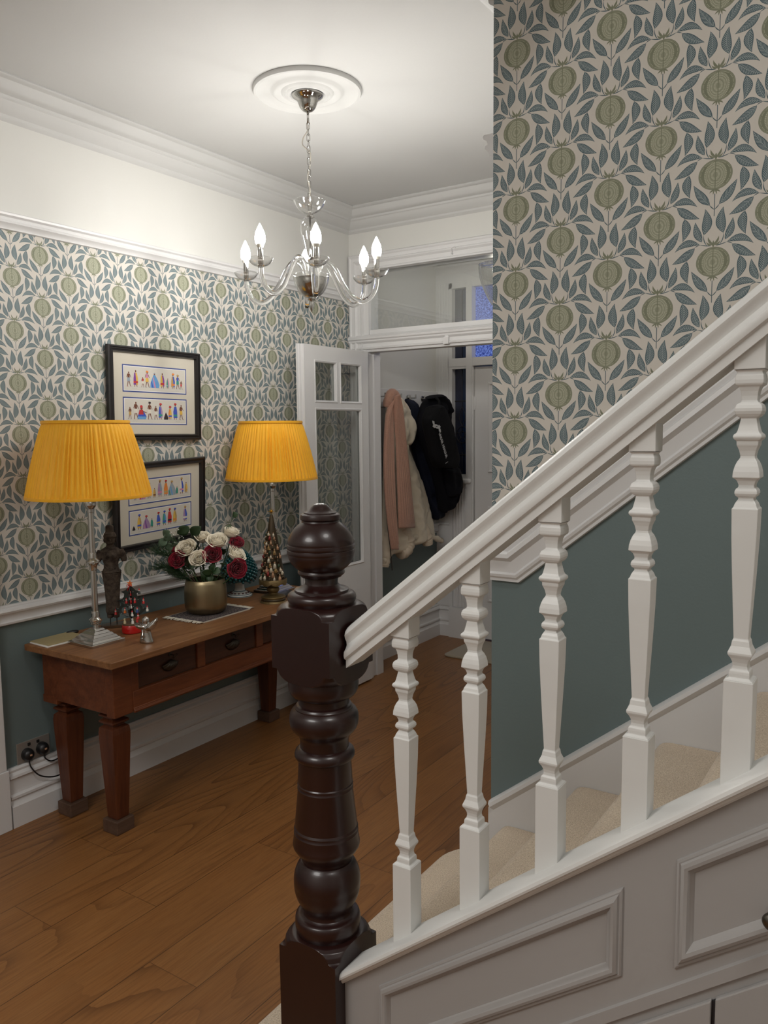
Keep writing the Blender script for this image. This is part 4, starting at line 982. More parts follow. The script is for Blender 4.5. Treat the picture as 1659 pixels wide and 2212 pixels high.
def rose_head(mm, parent, seed, s=1., op=1.):
    rnd = random.Random(seed); b = MB(); golden = 2.39996
    n = 26
    for i in range(n):
        t = i/(n-1); a0 = i*golden+rnd.uniform(-.2, .2)
        r = .0050+.027*t**.95*op; h = .050-.008*t**1.6+rnd.uniform(-.001, .001); wid = .95+.35*(1-t); curl = .001+.009*t**2.2
        rows = []
        for u in range(7):
            fu = u/6; row = []
            for v_ in range(9):
                fv = v_/8*2-1; a = a0+fv*wid*(.45+.55*sin(pi*min(1, fu*.75+.12)))
                rr = r*(.30+.76*sin(min(1., fu*1.45)*pi/2)-.16*max(0, fu-.55)*(1.4-t))+(curl*max(0, fu-.72)/.28)-.0016*fv*fv*(1 if t < .5 else -.6)*fu
                z = h*fu-(.005+.004*t)*fv*fv*fu-(curl*.45*max(0, fu-.78)/.22)
                row.append((rr*cos(a), rr*sin(a), z))
            rows.append(row)
        b.rings(rows, closed_ring=False, cap=False)
    b.lathe([(-.006, .003), (0, .008), (.012, .012), (.02, .008)], seg=12, mi=1)
    b.v = [(x*s, y*s, z*s) for x, y, z in b.v]
    o = b.build('bloom', [mm, M_STEM], parent, smooth=True, weld=False)
    sd = o.modifiers.new('s', 'SOLIDIFY'); sd.thickness = .0006*s
    return o
def leafm(b, p0, p1, wd, nrm, mi=0, n=6, fold=.25, notch=0):
    p0, p1 = Vector(p0), Vector(p1); d = p1-p0; Ln = d.length; d.normalize(); s_ = d.cross(Vector(nrm)); s_.normalize(); up = s_.cross(d)
    rows = []
    for i in range(n+1):
        t = i/n; w_ = wd*sin(pi*min(1, .04+t*.96))**.75*(1-.25*t); c_ = p0+d*Ln*t+up*(.10*Ln*sin(pi*t))
        rows.append([tuple(c_-s_*w_+up*w_*fold), tuple(c_-s_*w_*.5+up*w_*fold*.35), tuple(c_), tuple(c_+s_*w_*.5+up*w_*fold*.35), tuple(c_+s_*w_+up*w_*fold)])
    b.rings(rows, closed_ring=False, cap=False, mi=mi)
def W(lat, z, dep): return PC+RT2*lat+FW2*dep+Vector((0, 0, z-.006))
def rose(lat, z, dep, look, mm, label, grp, seed, s=1., op=1.):
    hd = W(lat, z, dep); foot = W(lat*.22, .135, dep*.25)
    t = thing('rose', foot, label, 'rose', 0, grp)
    L3 = hd-foot; mid = L3*.5+RT2*lat*.12+Vector((0, 0, -.01))
    st_ = MB(); st_.tube(catmull([(0, 0, -.03), tuple(mid), tuple(L3)], 6), .0024, 7); st_.build('stem', M_STEM, t, smooth=True)
    o = rose_head(mm, t, seed, s*1.17, op)
    dirv = (RT2*look[0]+FW2*look[1]+Vector((0, 0, look[2]))).normalized()
    o.location = L3-dirv*.02; o.rotation_euler = dirv.to_track_quat('Z', 'Y').to_euler()
    rnd = random.Random(seed+50)
    for k in range(2):
        b = MB(); q = L3*(.45+.2*k); a = rnd.uniform(0, 6.28); leafm(b, q, q+Vector((cos(a)*.035, sin(a)*.035, .012)), .011, (0, 0, 1))
        b.build('leaf', M_RLEAF, t, smooth=True)
    return t
GW, GR_ = 'cream roses in the brass pot', 'crimson roses in the brass pot'
rose(-.069, .306, -.035, (-.15, -.75, .65), M_CRM, 'large cream rose at the left of the bouquet, above two crimson ones', GW, 1, 1.0, 1.05)
rose(-.013, .350, .035, (.1, -.35, .9), M_CRM, 'cream rose at the back top centre of the bouquet', GW, 2, .86, .95)
rose(.062, .333, .0, (.15, -.45, .85), M_CRM, 'wide open cream rose right of the centre top, above a crimson one', GW, 3, .98, 1.2)
rose(-.012, .268, -.062, (.05, -.85, .5), M_CRM, 'cream rose lowest at the front centre of the bouquet', GW, 4, .88, 1.0)
rose(.120, .372, .045, (.35, -.1, .95), M_CRM, 'cream rose seen from the side, highest at the right', GW, 5, .84, 1.15)
rose(.150, .277, -.02, (.7, -.3, .75), M_CRM, 'cream rose between two crimson roses at the right side', GW, 6, .9, 1.25)
rose(-.104, .262, -.055, (-.25, -.85, .3), M_CRIM, 'crimson rose lowest at the left of the bouquet', GR_, 11, .92, 1.0)
rose(.047, .283, -.040, (.25, -.8, .45), M_CRIM, 'crimson rose at the centre beside the front cream rose', GR_, 12, .96, 1.05)
rose(.148, .325, .02, (.3, -.5, .75), M_CRIM, 'crimson rose upper right, just below the side facing cream rose', GR_, 13, .80, 1.0)
rose(.160, .222, -.055, (.35, -.8, .05), M_CRIM, 'crimson rose drooping lowest at the right before the teal cone', GR_, 14, .98, 1.05)
rose(-.128, .298, -.010, (-.6, -.5, .6), M_CRIM, 'crimson rose half hidden at the far left behind the cream rose', GR_, 15, .80, .95)
# pine sprays
def pine(foot, tip, label, n=70, ln=.055, sag=.02, seed=1, cat='pine spray', mm=None, wdt=.0011):
    rnd = random.Random(seed); t = thing('pine_sprig', foot, label, cat, 0, 'long needled sprigs at the left of the bouquet')
    L3 = tip-foot; pts = catmull([(0, 0, 0), tuple(L3*.35+Vector((0, 0, sag))), tuple(L3*.7+Vector((0, 0, sag))), tuple(L3)], 6)
    MB().tube(pts, [.002-.0013*i/(len(pts)-1) for i in range(len(pts))], 6).build('twig', M_BRK, t, smooth=True)
    b = MB(); dn = L3.normalized()
    n = int(n*1.9)
    for i in range(n):
        f = .25+.75*i/n; k = int(f*(len(pts)-1)); p = pts[k]
        side = Vector((rnd.uniform(-1, 1), rnd.uniform(-1, 1), rnd.uniform(-1, 1))); side = (side-dn*side.dot(dn)).normalized()
        e = p+(dn*1.0+side*rnd.uniform(.25, .8)).normalized()*ln*rnd.uniform(.6, 1.1); e.z -= .006
        s2 = dn.cross(side)*wdt; m2 = (p+e)/2+side*.003
        b.add([tuple(p-s2), tuple(p+s2), tuple(m2+s2), tuple(m2-s2), tuple(e), tuple(p+side*wdt), tuple(m2+side*wdt)], [(0, 1, 2, 3), (3, 2, 4), (0, 3, 6, 5), (3, 4, 6), (1, 5, 6, 2), (2, 6, 4)])
    o = b.build('needles', M_PINE, t, weld=False); o['kind'] = 'stuff'
    return t
pine(W(-.03, .14, -.02), W(-.210, .290, -.03), 'long pine sprig pointing up left over the picture corner', 110, .085, .03, 1)
pine(W(-.03, .14, -.03), W(-.195, .225, -.05), 'long pine sprig reaching out left at mid height', 110, .080, .025, 2)
pine(W(-.03, .14, .0), W(-.16, .200, .0), 'shorter pine sprig drooping low at the left of the pot', 90, .065, .0, 3)
pine(W(-.02, .14, .02), W(-.175, .315, .02), 'upright pine sprig behind the eucalyptus leaves', 90, .060, .02, 4)
pine(W(.0, .14, .02), W(-.045, .355, .05), 'short pine sprig standing behind the cream roses', 60, .045, .0, 5)
def leafy(name, foot, tip, label, cat, mm, n, size, seed, round_=True, grp=None):
    rnd = random.Random(seed); t = thing(name, foot, label, cat, 0, grp); L3 = tip-foot
    pts = catmull([(0, 0, 0), tuple(L3*.5+Vector((0, 0, .015))), tuple(L3)], 8)
    MB().tube(pts, .0014, 6).build('twig', M_STEM, t, smooth=True)
    for i in range(n):
        f = .45+.55*i/max(1, n-1); p = pts[int(f*(len(pts)-1))]; a = i*2.4+rnd.uniform(-.4, .4)
        dr = (RT2*cos(a)+Vector((0, 0, sin(a)))*.9-FW2*.35*rnd.random()).normalized()
        b = MB(); leafm(b, p, p+dr*size*rnd.uniform(.8, 1.15), size*(.50 if round_ else .32), -FW2+Vector((rnd.uniform(-.5, .5), 0, rnd.uniform(-.4, .6))), n=8, fold=.18)
        o = b.build('leaf', mm, t, smooth=True); o.modifiers.new('s', 'SOLIDIFY').thickness = .0005
    return t
leafy('eucalyptus_sprig', W(-.03, .14, .0), W(-.185, .372, -.01), 'grey green eucalyptus sprig upper left with rounded leaves', 'eucalyptus', M_EUC, 9, .046, 2)
leafy('eucalyptus_sprig', W(-.03, .14, -.01), W(-.128, .318, -.02), 'grey green eucalyptus sprig lower, beside the left cream rose', 'eucalyptus', M_EUC, 6, .044, 5)
leafy('leafy_sprig', W(-.01, .14, .02), W(-.075, .405, .03), 'glossy dark green leafy sprig tallest behind the top cream rose', 'foliage', M_RLEAF, 5, .058, 7)
leafy('leafy_sprig', W(.02, .14, .02), W(.128, .448, .06), 'thin leafy twig standing up above the right cream rose', 'foliage', M_RLEAF, 4, .036, 9)
leafy('leafy_sprig', W(.0, .12, -.03), W(.055, .215, -.07), 'dark green leafy sprig low at the front under the roses', 'foliage', M_RLEAF, 6, .044, 12)
def gyp(foot, tip, label, seed):
    rnd = random.Random(seed); t = thing('small_flower_sprig', foot, label, 'flowers', 0); L3 = tip-foot; b = MB(); f2 = MB()
    for k in range(16):
        e = L3+Vector((rnd.uniform(-.03, .03), rnd.uniform(-.03, .03), rnd.uniform(-.03, .03))); b.tube([(0, 0, 0), tuple(L3*.7), tuple(e)], .0006, 4); f2.sphere(tuple(e), .0032, 7, 5)
        e2 = L3*.85+Vector((rnd.uniform(-.03, .03), rnd.uniform(-.03, .03), rnd.uniform(-.02, .02))); b.tube([tuple(L3*.6), tuple(e2)], .0006, 4); f2.sphere(tuple(e2), .0028, 7, 5)
    b.build('twig', M_STEM, t); o = f2.build('tiny_blossoms', M_OWH, t, smooth=True); o['kind'] = 'stuff'
gyp(W(-.02, .14, .01), W(-.150, .380, .01), 'sprig of tiny white blossoms between the eucalyptus and the leaves', 4)

# ------------------------------------------------------------------ teal ceramic pine cone
M_TEALC = mat('teal_glazed_ceramic', (.006, .085, .095), .12, coat=.8, var=.3, vscale=20)
M_CERW = mat('white_glazed_ceramic', (.66, .66, .62), .2, coat=.5); M_CERB = mat('blue_painted_glaze', (.06, .12, .17), .25, coat=.4); M_CERR = mat('maroon_painted_glaze', (.09, .03, .03), .3)
pcn = thing('ceramic_pine_cone', (-2.880, 2.972, TZ), 'teal glazed ceramic pine cone on a white painted foot', 'ornament')
b = MB(); b.lathe(smoothprof([(.001, .004), (0, .060), (.004, .0635), (.009, .0625), (.011, .058), (.018, .045), (.026, .033), (.034, .027), (.048, .0245), (.066, .0235), (.074, .027), (.078, .010)], 3), seg=48); ft = b.build('foot', M_CERW, pcn, smooth=True)
b = MB()
for z, r in ((.0055, .0643), (.0125, .0570), (.029, .0315)): b.tube([(r*cos(2*pi*j/48), r*sin(2*pi*j/48), z) for j in range(49)], .0018, 6, cap=False)
b.build('blue_line', M_CERB, ft, smooth=True)
b = MB()
for k in range(14):
    a = 2*pi*k/14; b.sphere((.046*cos(a), .046*sin(a), .0195), .0062, 8, 6, sc=(1, 1, .55))
b.build('maroon_dab', M_CERR, ft, smooth=True)
b = MB(); cz = lambda t: .078+.178*t
def crad(t): return .090*max(0., sin(pi*min(1, (.16+.84*t)**.72)))**.72 if t < 1 else .004
prf = [(cz(k/20), max(.004, crad(k/20)-.006)) for k in range(21)]
b.lathe(prf, seg=32)
N_ = 300
for i in range(N_):
    t = ((i+.5)/N_)**.92; a = i*2.39996; r = crad(t); b.sphere((r*cos(a), r*sin(a), cz(t)), .0088*(1-.35*t), 8, 6)
b.build('cone_body', M_TEALC, pcn, smooth=True)

# ------------------------------------------------------------------ golden nativity cone
M_GOLD = mat('antique_gold_paint', (.17, .115, .045), .42, .6, bump=.5, bscale=70, var=.35, vscale=25); M_GOLDB = mat('bright_gold', (.65, .42, .10), .25, .9)
M_DGOLD = mat('dark_bronze_paint', (.050, .034, .016), .45, .5, bump=.5, bscale=60, var=.5, vscale=20)
nc = thing('nativity_cone', (-2.632, 2.952, TZ), 'golden cone ornament with carved nativity figures and a star on top', 'ornament', YAW)
b = MB(); b.lathe(smoothprof([(0, .004), (0, .061), (.004, .064), (.009, .061), (.022, .058), (.028, .061), (.032, .055), (.040, .030), (.046, .022), (.052, .026), (.060, .030), (.072, .029), (.080, .022), (.090, .020)], 3), seg=48); b.build('pedestal', M_GOLD, nc, smooth=True, auto=60)
b = MB(); b.lathe([(.0095, .0600), (.0095, .0608), (.0215, .0583), (.0215, .0575)], seg=48, wob=lambda t, z: 1+.006*sin(t*24)); b.build('scroll_band', M_DGOLD, nc, smooth=True)
b = MB(); b.lathe([(.094, .018), (.094, .064), (.110, .067), (.116, .066), (.118, .060), (.25, .040), (.35, .0235), (.43, .0085), (.438, .004)], seg=48, wob=lambda t, z: 1+(.03*sin(t*11+z*40)*sin(z*90) if z > .12 else .0)); cb_ = b.build('cone', M_DGOLD, nc, smooth=True, auto=60)
b = MB()
R = [[((.0665+d)*cos(2*pi*j/96), (.0665+d)*sin(2*pi*j/96), z0_+(abs(sin(4*2*pi*j/96))*-.010 if low else 0)) for j in range(96)] for d, z0_, low in ((0, .098, 1), (.0025, .098, 1), (.003, .116, 0), (0, .118, 0))]
b.rings(R, cap=False); b.build('scalloped_skirt', M_GOLD, nc, smooth=True, auto=60)
NM = [mat('painted_red_robe', (.22, .02, .015), .45), mat('painted_ochre_robe', (.30, .19, .07), .45), mat('painted_ivory', (.60, .54, .42), .45), mat('painted_green_robe', (.03, .055, .025), .45), mat('painted_skin', (.42, .24, .14), .5), M_DGOLD]
def crd(z): return .060+(z-.118)*(.0235-.060)/(.35-.118)
rnd = random.Random(12)
fig = [(-.3, .135, 1, 1.2), (.25, .128, 2, .9), (.55, .145, 0, 1.3), (.95, .14, 1, 1.2), (.1, .165, 1, 1.5), (.6, .185, 2, 1.2), (-.35, .19, 0, 1.4), (.15, .205, 4, 1.1), (-.8, .16, 3, 1.3), (.75, .225, 1, 1.3), (.35, .235, 0, 1.6), (-.2, .245, 2, 1.2), (-.55, .255, 3, 1.2), (.1, .275, 2, 1.3), (.55, .285, 3, 1.1), (-.3, .295, 1, 1.3),
       (.2, .31, 5, 1.2), (-.05, .33, 3, 1.3), (.35, .345, 2, .9), (-.15, .355, 0, .8), (1.3, .19, 2, 1.2), (-1.2, .22, 1, 1.2), (1.2, .27, 3, 1.1), (-1., .3, 2, 1.)]
for row in range(11):
    z_ = .128+row*.0215
    for k in range(int(7-row*.35)):
        fig.append((-1.5+3.0*(k+.5*(row % 2)+.3*rnd.random())/(7-row*.35), z_+rnd.uniform(-.004, .004), rnd.choice([0, 1, 1, 2, 2, 3, 4, 5, 5]), rnd.uniform(.75, 1.15)*(1-.03*row)))
fig = fig[24:]
for a, z, mi, s_ in fig:
    r = crd(z)+.002; aa = a-pi/2; p = Vector((r*cos(aa), r*sin(aa), z)); nrm = Vector((cos(aa), sin(aa), 0)); b = MB()
    b.tube([p-Vector((0, 0, .014*s_)), p, p+Vector((0, 0, .010*s_))-nrm*.002], [.0085*s_, .0072*s_, .0035*s_], 8, mi=0)
    b.sphere(tuple(p+Vector((0, 0, .0145*s_))-nrm*.002), .0045*s_, 8, 6, mi=1)
    b.tube([p+Vector((0, 0, .004*s_))+nrm*.004, p+nrm*.010*s_-Vector((0, 0, .004))], .0022*s_, 6, mi=0)
    b.sphere(tuple(p+Vector((0, 0, .0175*s_))-nrm*.004), .0042*s_, 8, 6, mi=2)
    b.build('carved_figure', [NM[mi], NM[4], NM[(mi*2+1) % 6]], nc, smooth=True)
b = MB()
for k in range(8):
    a = k*pi/4; L8 = .024 if k % 2 == 0 else .019
    p1 = (L8*cos(a), 0, .452+L8*sin(a)); pl = (.0055*cos(a-pi/8), 0, .452+.0055*sin(a-pi/8)); pr = (.0055*cos(a+pi/8), 0, .452+.0055*sin(a+pi/8))
    for sgn in (-1, 1): b.add([p1, pl, (0, sgn*.005, .452), pr], [(0, 1, 2), (0, 2, 3)])
b.build('star', M_GOLDB, nc)

# flat box with a glass top under the far lamp
gb = thing('slim_dark_box', (-2.800, 3.165, TZ), 'thin dark glossy box behind the nativity cone on the table', 'box', .10)
gb.location = (-2.71, 3.10, TZ)
bevel(MB().box(-.050, .062, -.060, .075, 0, .012).build('box_body', mat('black_gloss_box', (.02, .02, .022), .12), gb), .001)
b = MB(); b.tube(catmull([(-2.975, 2.80, TZ+.002), (-2.955, 3.00, TZ+.002), (-2.90, 3.06, TZ+.002), (-2.80, 3.075, TZ+.002), (-2.77, 3.08, TZ+.002)], 6), .0022, 6)
tag(b.build('lamp_flex', M_BLK, smooth=True), 'thin black lamp flex running along the table behind the cone', 'cable')

# ------------------------------------------------------------------ socket with two plugs
sk = thing('wall_socket', (XL, 1.855, .290), 'brushed metal double wall socket low on the teal wall', 'socket')
bevel(MB().box(0, .006, -.074, .074, -.044, .044).build('face_plate', mat('brushed_steel_plate', (.42, .40, .37), .5, .7), sk), .0015)
for s_ in (-1, 1): bevel(MB().box(.006, .010, s_*.020-.006, s_*.020+.006, .022, .034).build('rocker_switch', M_BLK, sk), .0008)
M_RUB = mat('black_plug_plastic', (.008, .008, .009), .4)
M_LBL = mat('pale_fuse_label', (.55, .33, .2), .5)
def plug(y, z, label):
    t = thing('plug', (XL+.006, y, z), label, 'plug', 0, 'black plugs in the wall socket'); b = MB()
    b.rings([[(dx, r*cos(a)*1.0, r*sin(a)*1.08+(-.003)) for a in [2*pi*j/24 for j in range(24)]] for dx, r in ((0, .024), (.012, .0245), (.022, .0225), (.030, .017), (.034, .006))])
    b.build('plug_body', M_RUB, t, smooth=True, auto=50)
    MB().box(.0335, .0345, -.005, .005, -.004, .003).build('fuse_label', M_LBL, t)
    return t
plug(1.822, .283, 'black plug on the left side of the wall socket'); plug(1.889, .287, 'black plug on the right side of the wall socket')
def cable(pts, label):
    b = MB(); b.tube(catmull(pts, 8), .0030, 8); return tag(b.build('power_cable', M_RUB, smooth=True), label, 'cable', 'black cables hanging from the plugs')
cable([(XL+.022, 1.822, .262), (XL+.03, 1.826, .225), (XL+.04, 1.86, .18), (XL+.045, 1.93, .155), (XL+.045, 2.00, .175), (XL+.03, 2.02, .26), (XL+.012, 2.03, .42), (XL+.012, 2.03, .70)], 'longer black cable drooping from the left plug behind the table leg')
cable([(XL+.022, 1.889, .266), (XL+.028, 1.893, .240), (XL+.034, 1.92, .222), (XL+.035, 1.965, .235), (XL+.025, 1.985, .30), (XL+.012, 1.99, .45), (XL+.012, 1.99, .70)], 'shorter black cable curling up from the right plug')
# ------------------------------------------------------------------ framed prints on the left wall
M_FRAME = mat('dark_bronze_frame', (.020, .017, .018), .32, .25, var=.3, vscale=12, coat=.2)
M_BOARD = mat('cream_mount_board', (.62, .58, .49), .8, var=.02); M_PRINT = mat('print_paper', (.64, .61, .55), .8, var=.02)
M_BLINE = mat('blue_mount_line', (.045, .075, .26), .7); M_WLINE = mat('white_mount_edge', (.82, .82, .82), .7)
CLR = {'br': (.16, .055, .03), 'dk': (.03, .02, .025), 'rd': (.52, .04, .04), 'or': (.75, .25, .05), 'ye': (.72, .46, .08), 'bl': (.05, .10, .50), 'sk': (.13, .33, .62), 'pu': (.22, .06, .32), 'gn': (.04, .28, .22), 'wh': (.72, .68, .60), 'pk': (.60, .25, .40), 'gy': (.30, .36, .42), 'gd': (.50, .33, .12), 'la': (.36, .24, .42)}
PAINT = {k: mat('print_ink_'+n, CLR[k], .8, var=.12, vscale=60) for k, n in (('br', 'brown'), ('dk', 'black'), ('rd', 'red'), ('or', 'orange'), ('ye', 'yellow'), ('bl', 'blue'), ('sk', 'sky_blue'), ('pu', 'purple'), ('gn', 'green'), ('wh', 'white'), ('pk', 'pink'), ('gy', 'grey_blue'), ('gd', 'gold'), ('la', 'lavender'))}
PK = list(PAINT.keys()); PMATS = [PAINT[k] for k in PK]
def person_fig(b, x, z0, h, kind, c1, c2, c3, d0, flip=1):
    """small printed figure in the (u,v) plane; layers step outwards by a hair"""
    lay = [d0]
    def poly(pts, c):
        lay[0] += .00006; b.add([(lay[0], x+flip*px_*h, z0+pz*h) for px_, pz in pts], [tuple(range(len(pts)))], PK.index(c))
    def disc(cx, cz, rx, rz, c): poly([(cx+rx*cos(2*pi*k/10), cz+rz*sin(2*pi*k/10)) for k in range(10)], c)
    def limb(p, q, wd, c):
        dx, dz = q[0]-p[0], q[1]-p[1]; l = hypot(dx, dz); nx, nz = -dz/l*wd, dx/l*wd
        poly([(p[0]-nx, p[1]-nz), (p[0]+nx, p[1]+nz), (q[0]+nx*.6, q[1]+nz*.6), (q[0]-nx*.6, q[1]-nz*.6)], c)
    if kind == 'walk':      # bare legs, short cloth
        limb((-.03, .40), (-.12, .02), .035, 'br'); limb((.03, .40), (.14, .03), .035, 'br'); limb((-.12, .02), (-.05, .01), .02, c3); limb((.14, .03), (.21, .02), .02, c3)
        poly([(-.11, .62), (.10, .62), (.13, .36), (-.13, .34)], c1); poly([(-.09, .86), (.08, .86), (.09, .60), (-.09, .60)], 'br' if c2 == 'br' else c2)
        limb((.08, .82), (.20, .60), .025, 'br'); limb((-.08, .82), (-.16, .62), .025, 'br'); disc(.01, .93, .05, .065, 'br')
    elif kind == 'robe':    # long wrapped robe
        limb((-.06, .16), (-.08, .0), .03, 'br'); limb((.06, .16), (.09, .0), .03, 'br')
        poly([(-.10, .84), (.08, .84), (.17, .50), (.15, .12), (-.17, .12), (-.16, .50)], c1)
        poly([(-.02, .84), (.08, .84), (.17, .50), (.15, .12), (.03, .12), (.02, .5)], c2); poly([(-.165, .34), (.16, .34), (.155, .22), (-.168, .22)], c3)
        disc(0, .92, .05, .07, 'br')
    elif kind == 'cape':    # wide seated cape
        poly([(-.08, .86), (.07, .86), (.27, .55), (.42, .20), (.36, 0), (-.36, 0), (-.34, .30), (-.20, .62)], c1)
        poly([(-.14, .66), (-.08, .70), (.06, .20), (.12, 0), (.0, 0), (-.06, .2)], c2); poly([(-.30, .40), (-.24, .44), (-.10, .0), (-.2, 0)], c3)
        disc(0, .92, .06, .075, 'br'); disc(0, .96, .065, .045, 'gy')
    elif kind == 'sit':
        poly([(-.16, .58), (.12, .58), (.40, .18), (.34, 0), (-.34, 0), (-.28, .24)], c1); poly([(-.15, .60), (.12, .60), (.16, .30), (-.24, .30)], c2); poly([(-.3, .18), (.38, .18), (.34, 0), (-.34, 0)], c3)
        disc(0, .72, .10, .13, 'br'); disc(-.01, .80, .11, .10, 'rd'); limb((.1, .5), (.42, .42), .03, 'br')
def strip(b, y0, y1, z0, z1, figs, d0):
    """figs: (position 0..1, height fraction, kind, c1, c2, c3, flip, hat)"""
    H = (z1-z0)
    for f, hf, kind, c1, c2, c3, fl_, hat in figs:
        x = y0+(y1-y0)*f; zz = z0+H*.18; h = H*hf
        person_fig(b, x, zz, h, kind, c1, c2, c3, d0, fl_)
        top = zz+h*(1.0 if kind != 'sit' else .9)
        if hat: b.add([(d0+.0012, x+dx*H, top+dz*H) for dx, dz in ((-.07, -.03), (.07, -.03), (.055, .03), (-.04, .045))], [(0, 1, 2, 3)], PK.index(hat))
    zz = z0+H*.175
    b.box(d0, d0+.0001, y0+(y1-y0)*.03, y0+(y1-y0)*.97, zz-.0004, zz, PK.index('gy'))
    for f in (.12, .82):
        x = y0+(y1-y0)*f
        for k in range(9): b.box(d0, d0+.0001, x+k*.0032, x+k*.0032+.0018, z0+H*.09+.0008*((k*7) % 3), z0+H*.09+.0012+.0008*((k*7) % 3), PK.index('gy'))
A1 = [(.07, .58, 'walk', 'gy', 'br', 'rd', 1, None), (.18, .66, 'robe', 'pu', 'ye', 'rd', 1, None), (.29, .40, 'walk', 'wh', 'rd', 'dk', -1, None), (.36, .62, 'walk', 'ye', 'pk', 'dk', 1, 'or'), (.48, .60, 'cape', 'sk', 'pk', 'bl', 1, None),
      (.61, .62, 'robe', 'ye', 'pu', 'rd', 1, None), (.70, .42, 'robe', 'gn', 'pk', 'gy', 1, None), (.79, .60, 'robe', 'gd', 'bl', 'or', 1, 'or'), (.87, .56, 'walk', 'gn', 'bl', 'dk', 1, 'gd'), (.93, .36, 'walk', 'rd', 'br', 'dk', 1, None)]
A2 = [(.08, .48, 'walk', 'gd', 'br', 'dk', -1, None), (.17, .68, 'walk', 'wh', 'br', 'br', 1, None), (.26, .62, 'sit', 'bl', 'rd', 'sk', 1, None), (.39, .66, 'walk', 'wh', 'br', 'br', 1, 'dk'), (.49, .54, 'walk', 'wh', 'br', 'dk', 1, None),
      (.57, .62, 'robe', 'bl', 'la', 'gn', 1, 'rd'), (.66, .30, 'cape', 'dk', 'dk', 'dk', 1, None), (.73, .52, 'robe', 'ye', 'or', 'bl', -1, 'rd'), (.82, .64, 'robe', 'bl', 'bl', 'gn', -1, 'rd'), (.92, .62, 'walk', 'ye', 'br', 'br', 1, None)]
B1 = [(.08, .40, 'robe', 'gy', 'bl', 'dk', 1, None), (.19, .46, 'cape', 'pk', 'la', 'rd', 1, None), (.30, .64, 'robe', 'bl', 'sk', 'pk', 1, 'gd'), (.39, .42, 'robe', 'gd', 'ye', 'br', -1, None), (.48, .70, 'robe', 'la', 'gy', 'pk', 1, 'gd'), (.58, .66, 'robe', 'or', 'or', 'gd', -1, 'rd'),
      (.68, .60, 'cape', 'gy', 'sk', 'gn', 1, 'gd'), (.77, .36, 'robe', 'gn', 'gn', 'gn', 1, None), (.85, .68, 'robe', 'wh', 'bl', 'pk', 1, 'gd'), (.93, .50, 'robe', 'gd', 'ye', 'gd', 1, None)]
B2 = [(.05, .20, 'cape', 'dk', 'dk', 'dk', 1, None), (.14, .62, 'robe', 'ye', 'gd', 'bl', 1, 'bl'), (.25, .52, 'cape', 'la', 'pu', 'pk', 1, 'rd'), (.34, .40, 'robe', 'gn', 'gn', 'gn', 1, None), (.45, .58, 'robe', 'bl', 'bl', 'gd', 1, 'rd'), (.55, .60, 'robe', 'gn', 'sk', 'bl', 1, 'bl'), (.64, .66, 'robe', 'rd', 'rd', 'dk', 1, 'rd'), (.73, .64, 'robe', 'ye', 'gd', 'or', 1, 'bl'), (.91, .66, 'robe', 'la', 'bl', 'wh', 1, 'gd')]
def picture(yc, zc, w_, h_, tilt, rot, label, s1, s2):
    t = thing('framed_picture', (XL+.004, yc, zc-h_/2), label, 'picture', 0, 'framed prints on the left wall')
    t.rotation_euler = (rot, tilt, 0)
    b = MB(); prof = [(0, 0), (0, .018), (.003, .022), (.008, .022), (.010, .017), (.016, .016), (.021, .021), (.026, .020), (.030, .010), (.030, .004), (.030, 0)]
    y0, y1, z0, z1 = -w_/2, w_/2, 0, h_
    b.sweep([(y0, z0), (y1, z0), (y1, z1), (y0, z1)], prof, lambda u, v, d: (d, u, v), closed=True, side=1)
    b.build('frame', M_FRAME, t, smooth=True, auto=25)
    bd = MB().box(.001, .006, y0+.028, y1-.028, z0+.028, z1-.028).build('mount_board', M_BOARD, t)
    for (za, zb), figs in ((( .385, .692), s1), ((.115, .420), s2)):
        pass
    hh = h_
    for (f0, f1), figs in (((.19, .482), s1), ((.535, .83), s2)):
        a, c2 = z1-hh*f1, z1-hh*f0; ya, yb = y0+.083, y1-.083
        m_ = MB().box(.006, .0064, ya, yb, a, c2, 0).box(.0064, .0068, ya+.0055, yb-.0055, a+.0055, c2-.0055, 1).box(.0068, .0072, ya+.0085, yb-.0085, a+.0085, c2-.0085, 2).build('print', [M_BLINE, M_WLINE, M_PRINT], bd)
        b = MB(); strip(b, ya+.0085, yb-.0085, a+.004, c2-.004, figs, .0073); b.build('printed_figures', PMATS, m_, weld=False)
    return t
picture(2.566, 1.770, .545, .424, radians(1.0), -.010, 'upper dark framed picture with two rows of robed figures', A1, A2)
picture(2.570, 1.262, .545, .405, radians(5.0), .040, 'lower dark framed picture hanging slightly crooked behind the flowers', B1, B2)

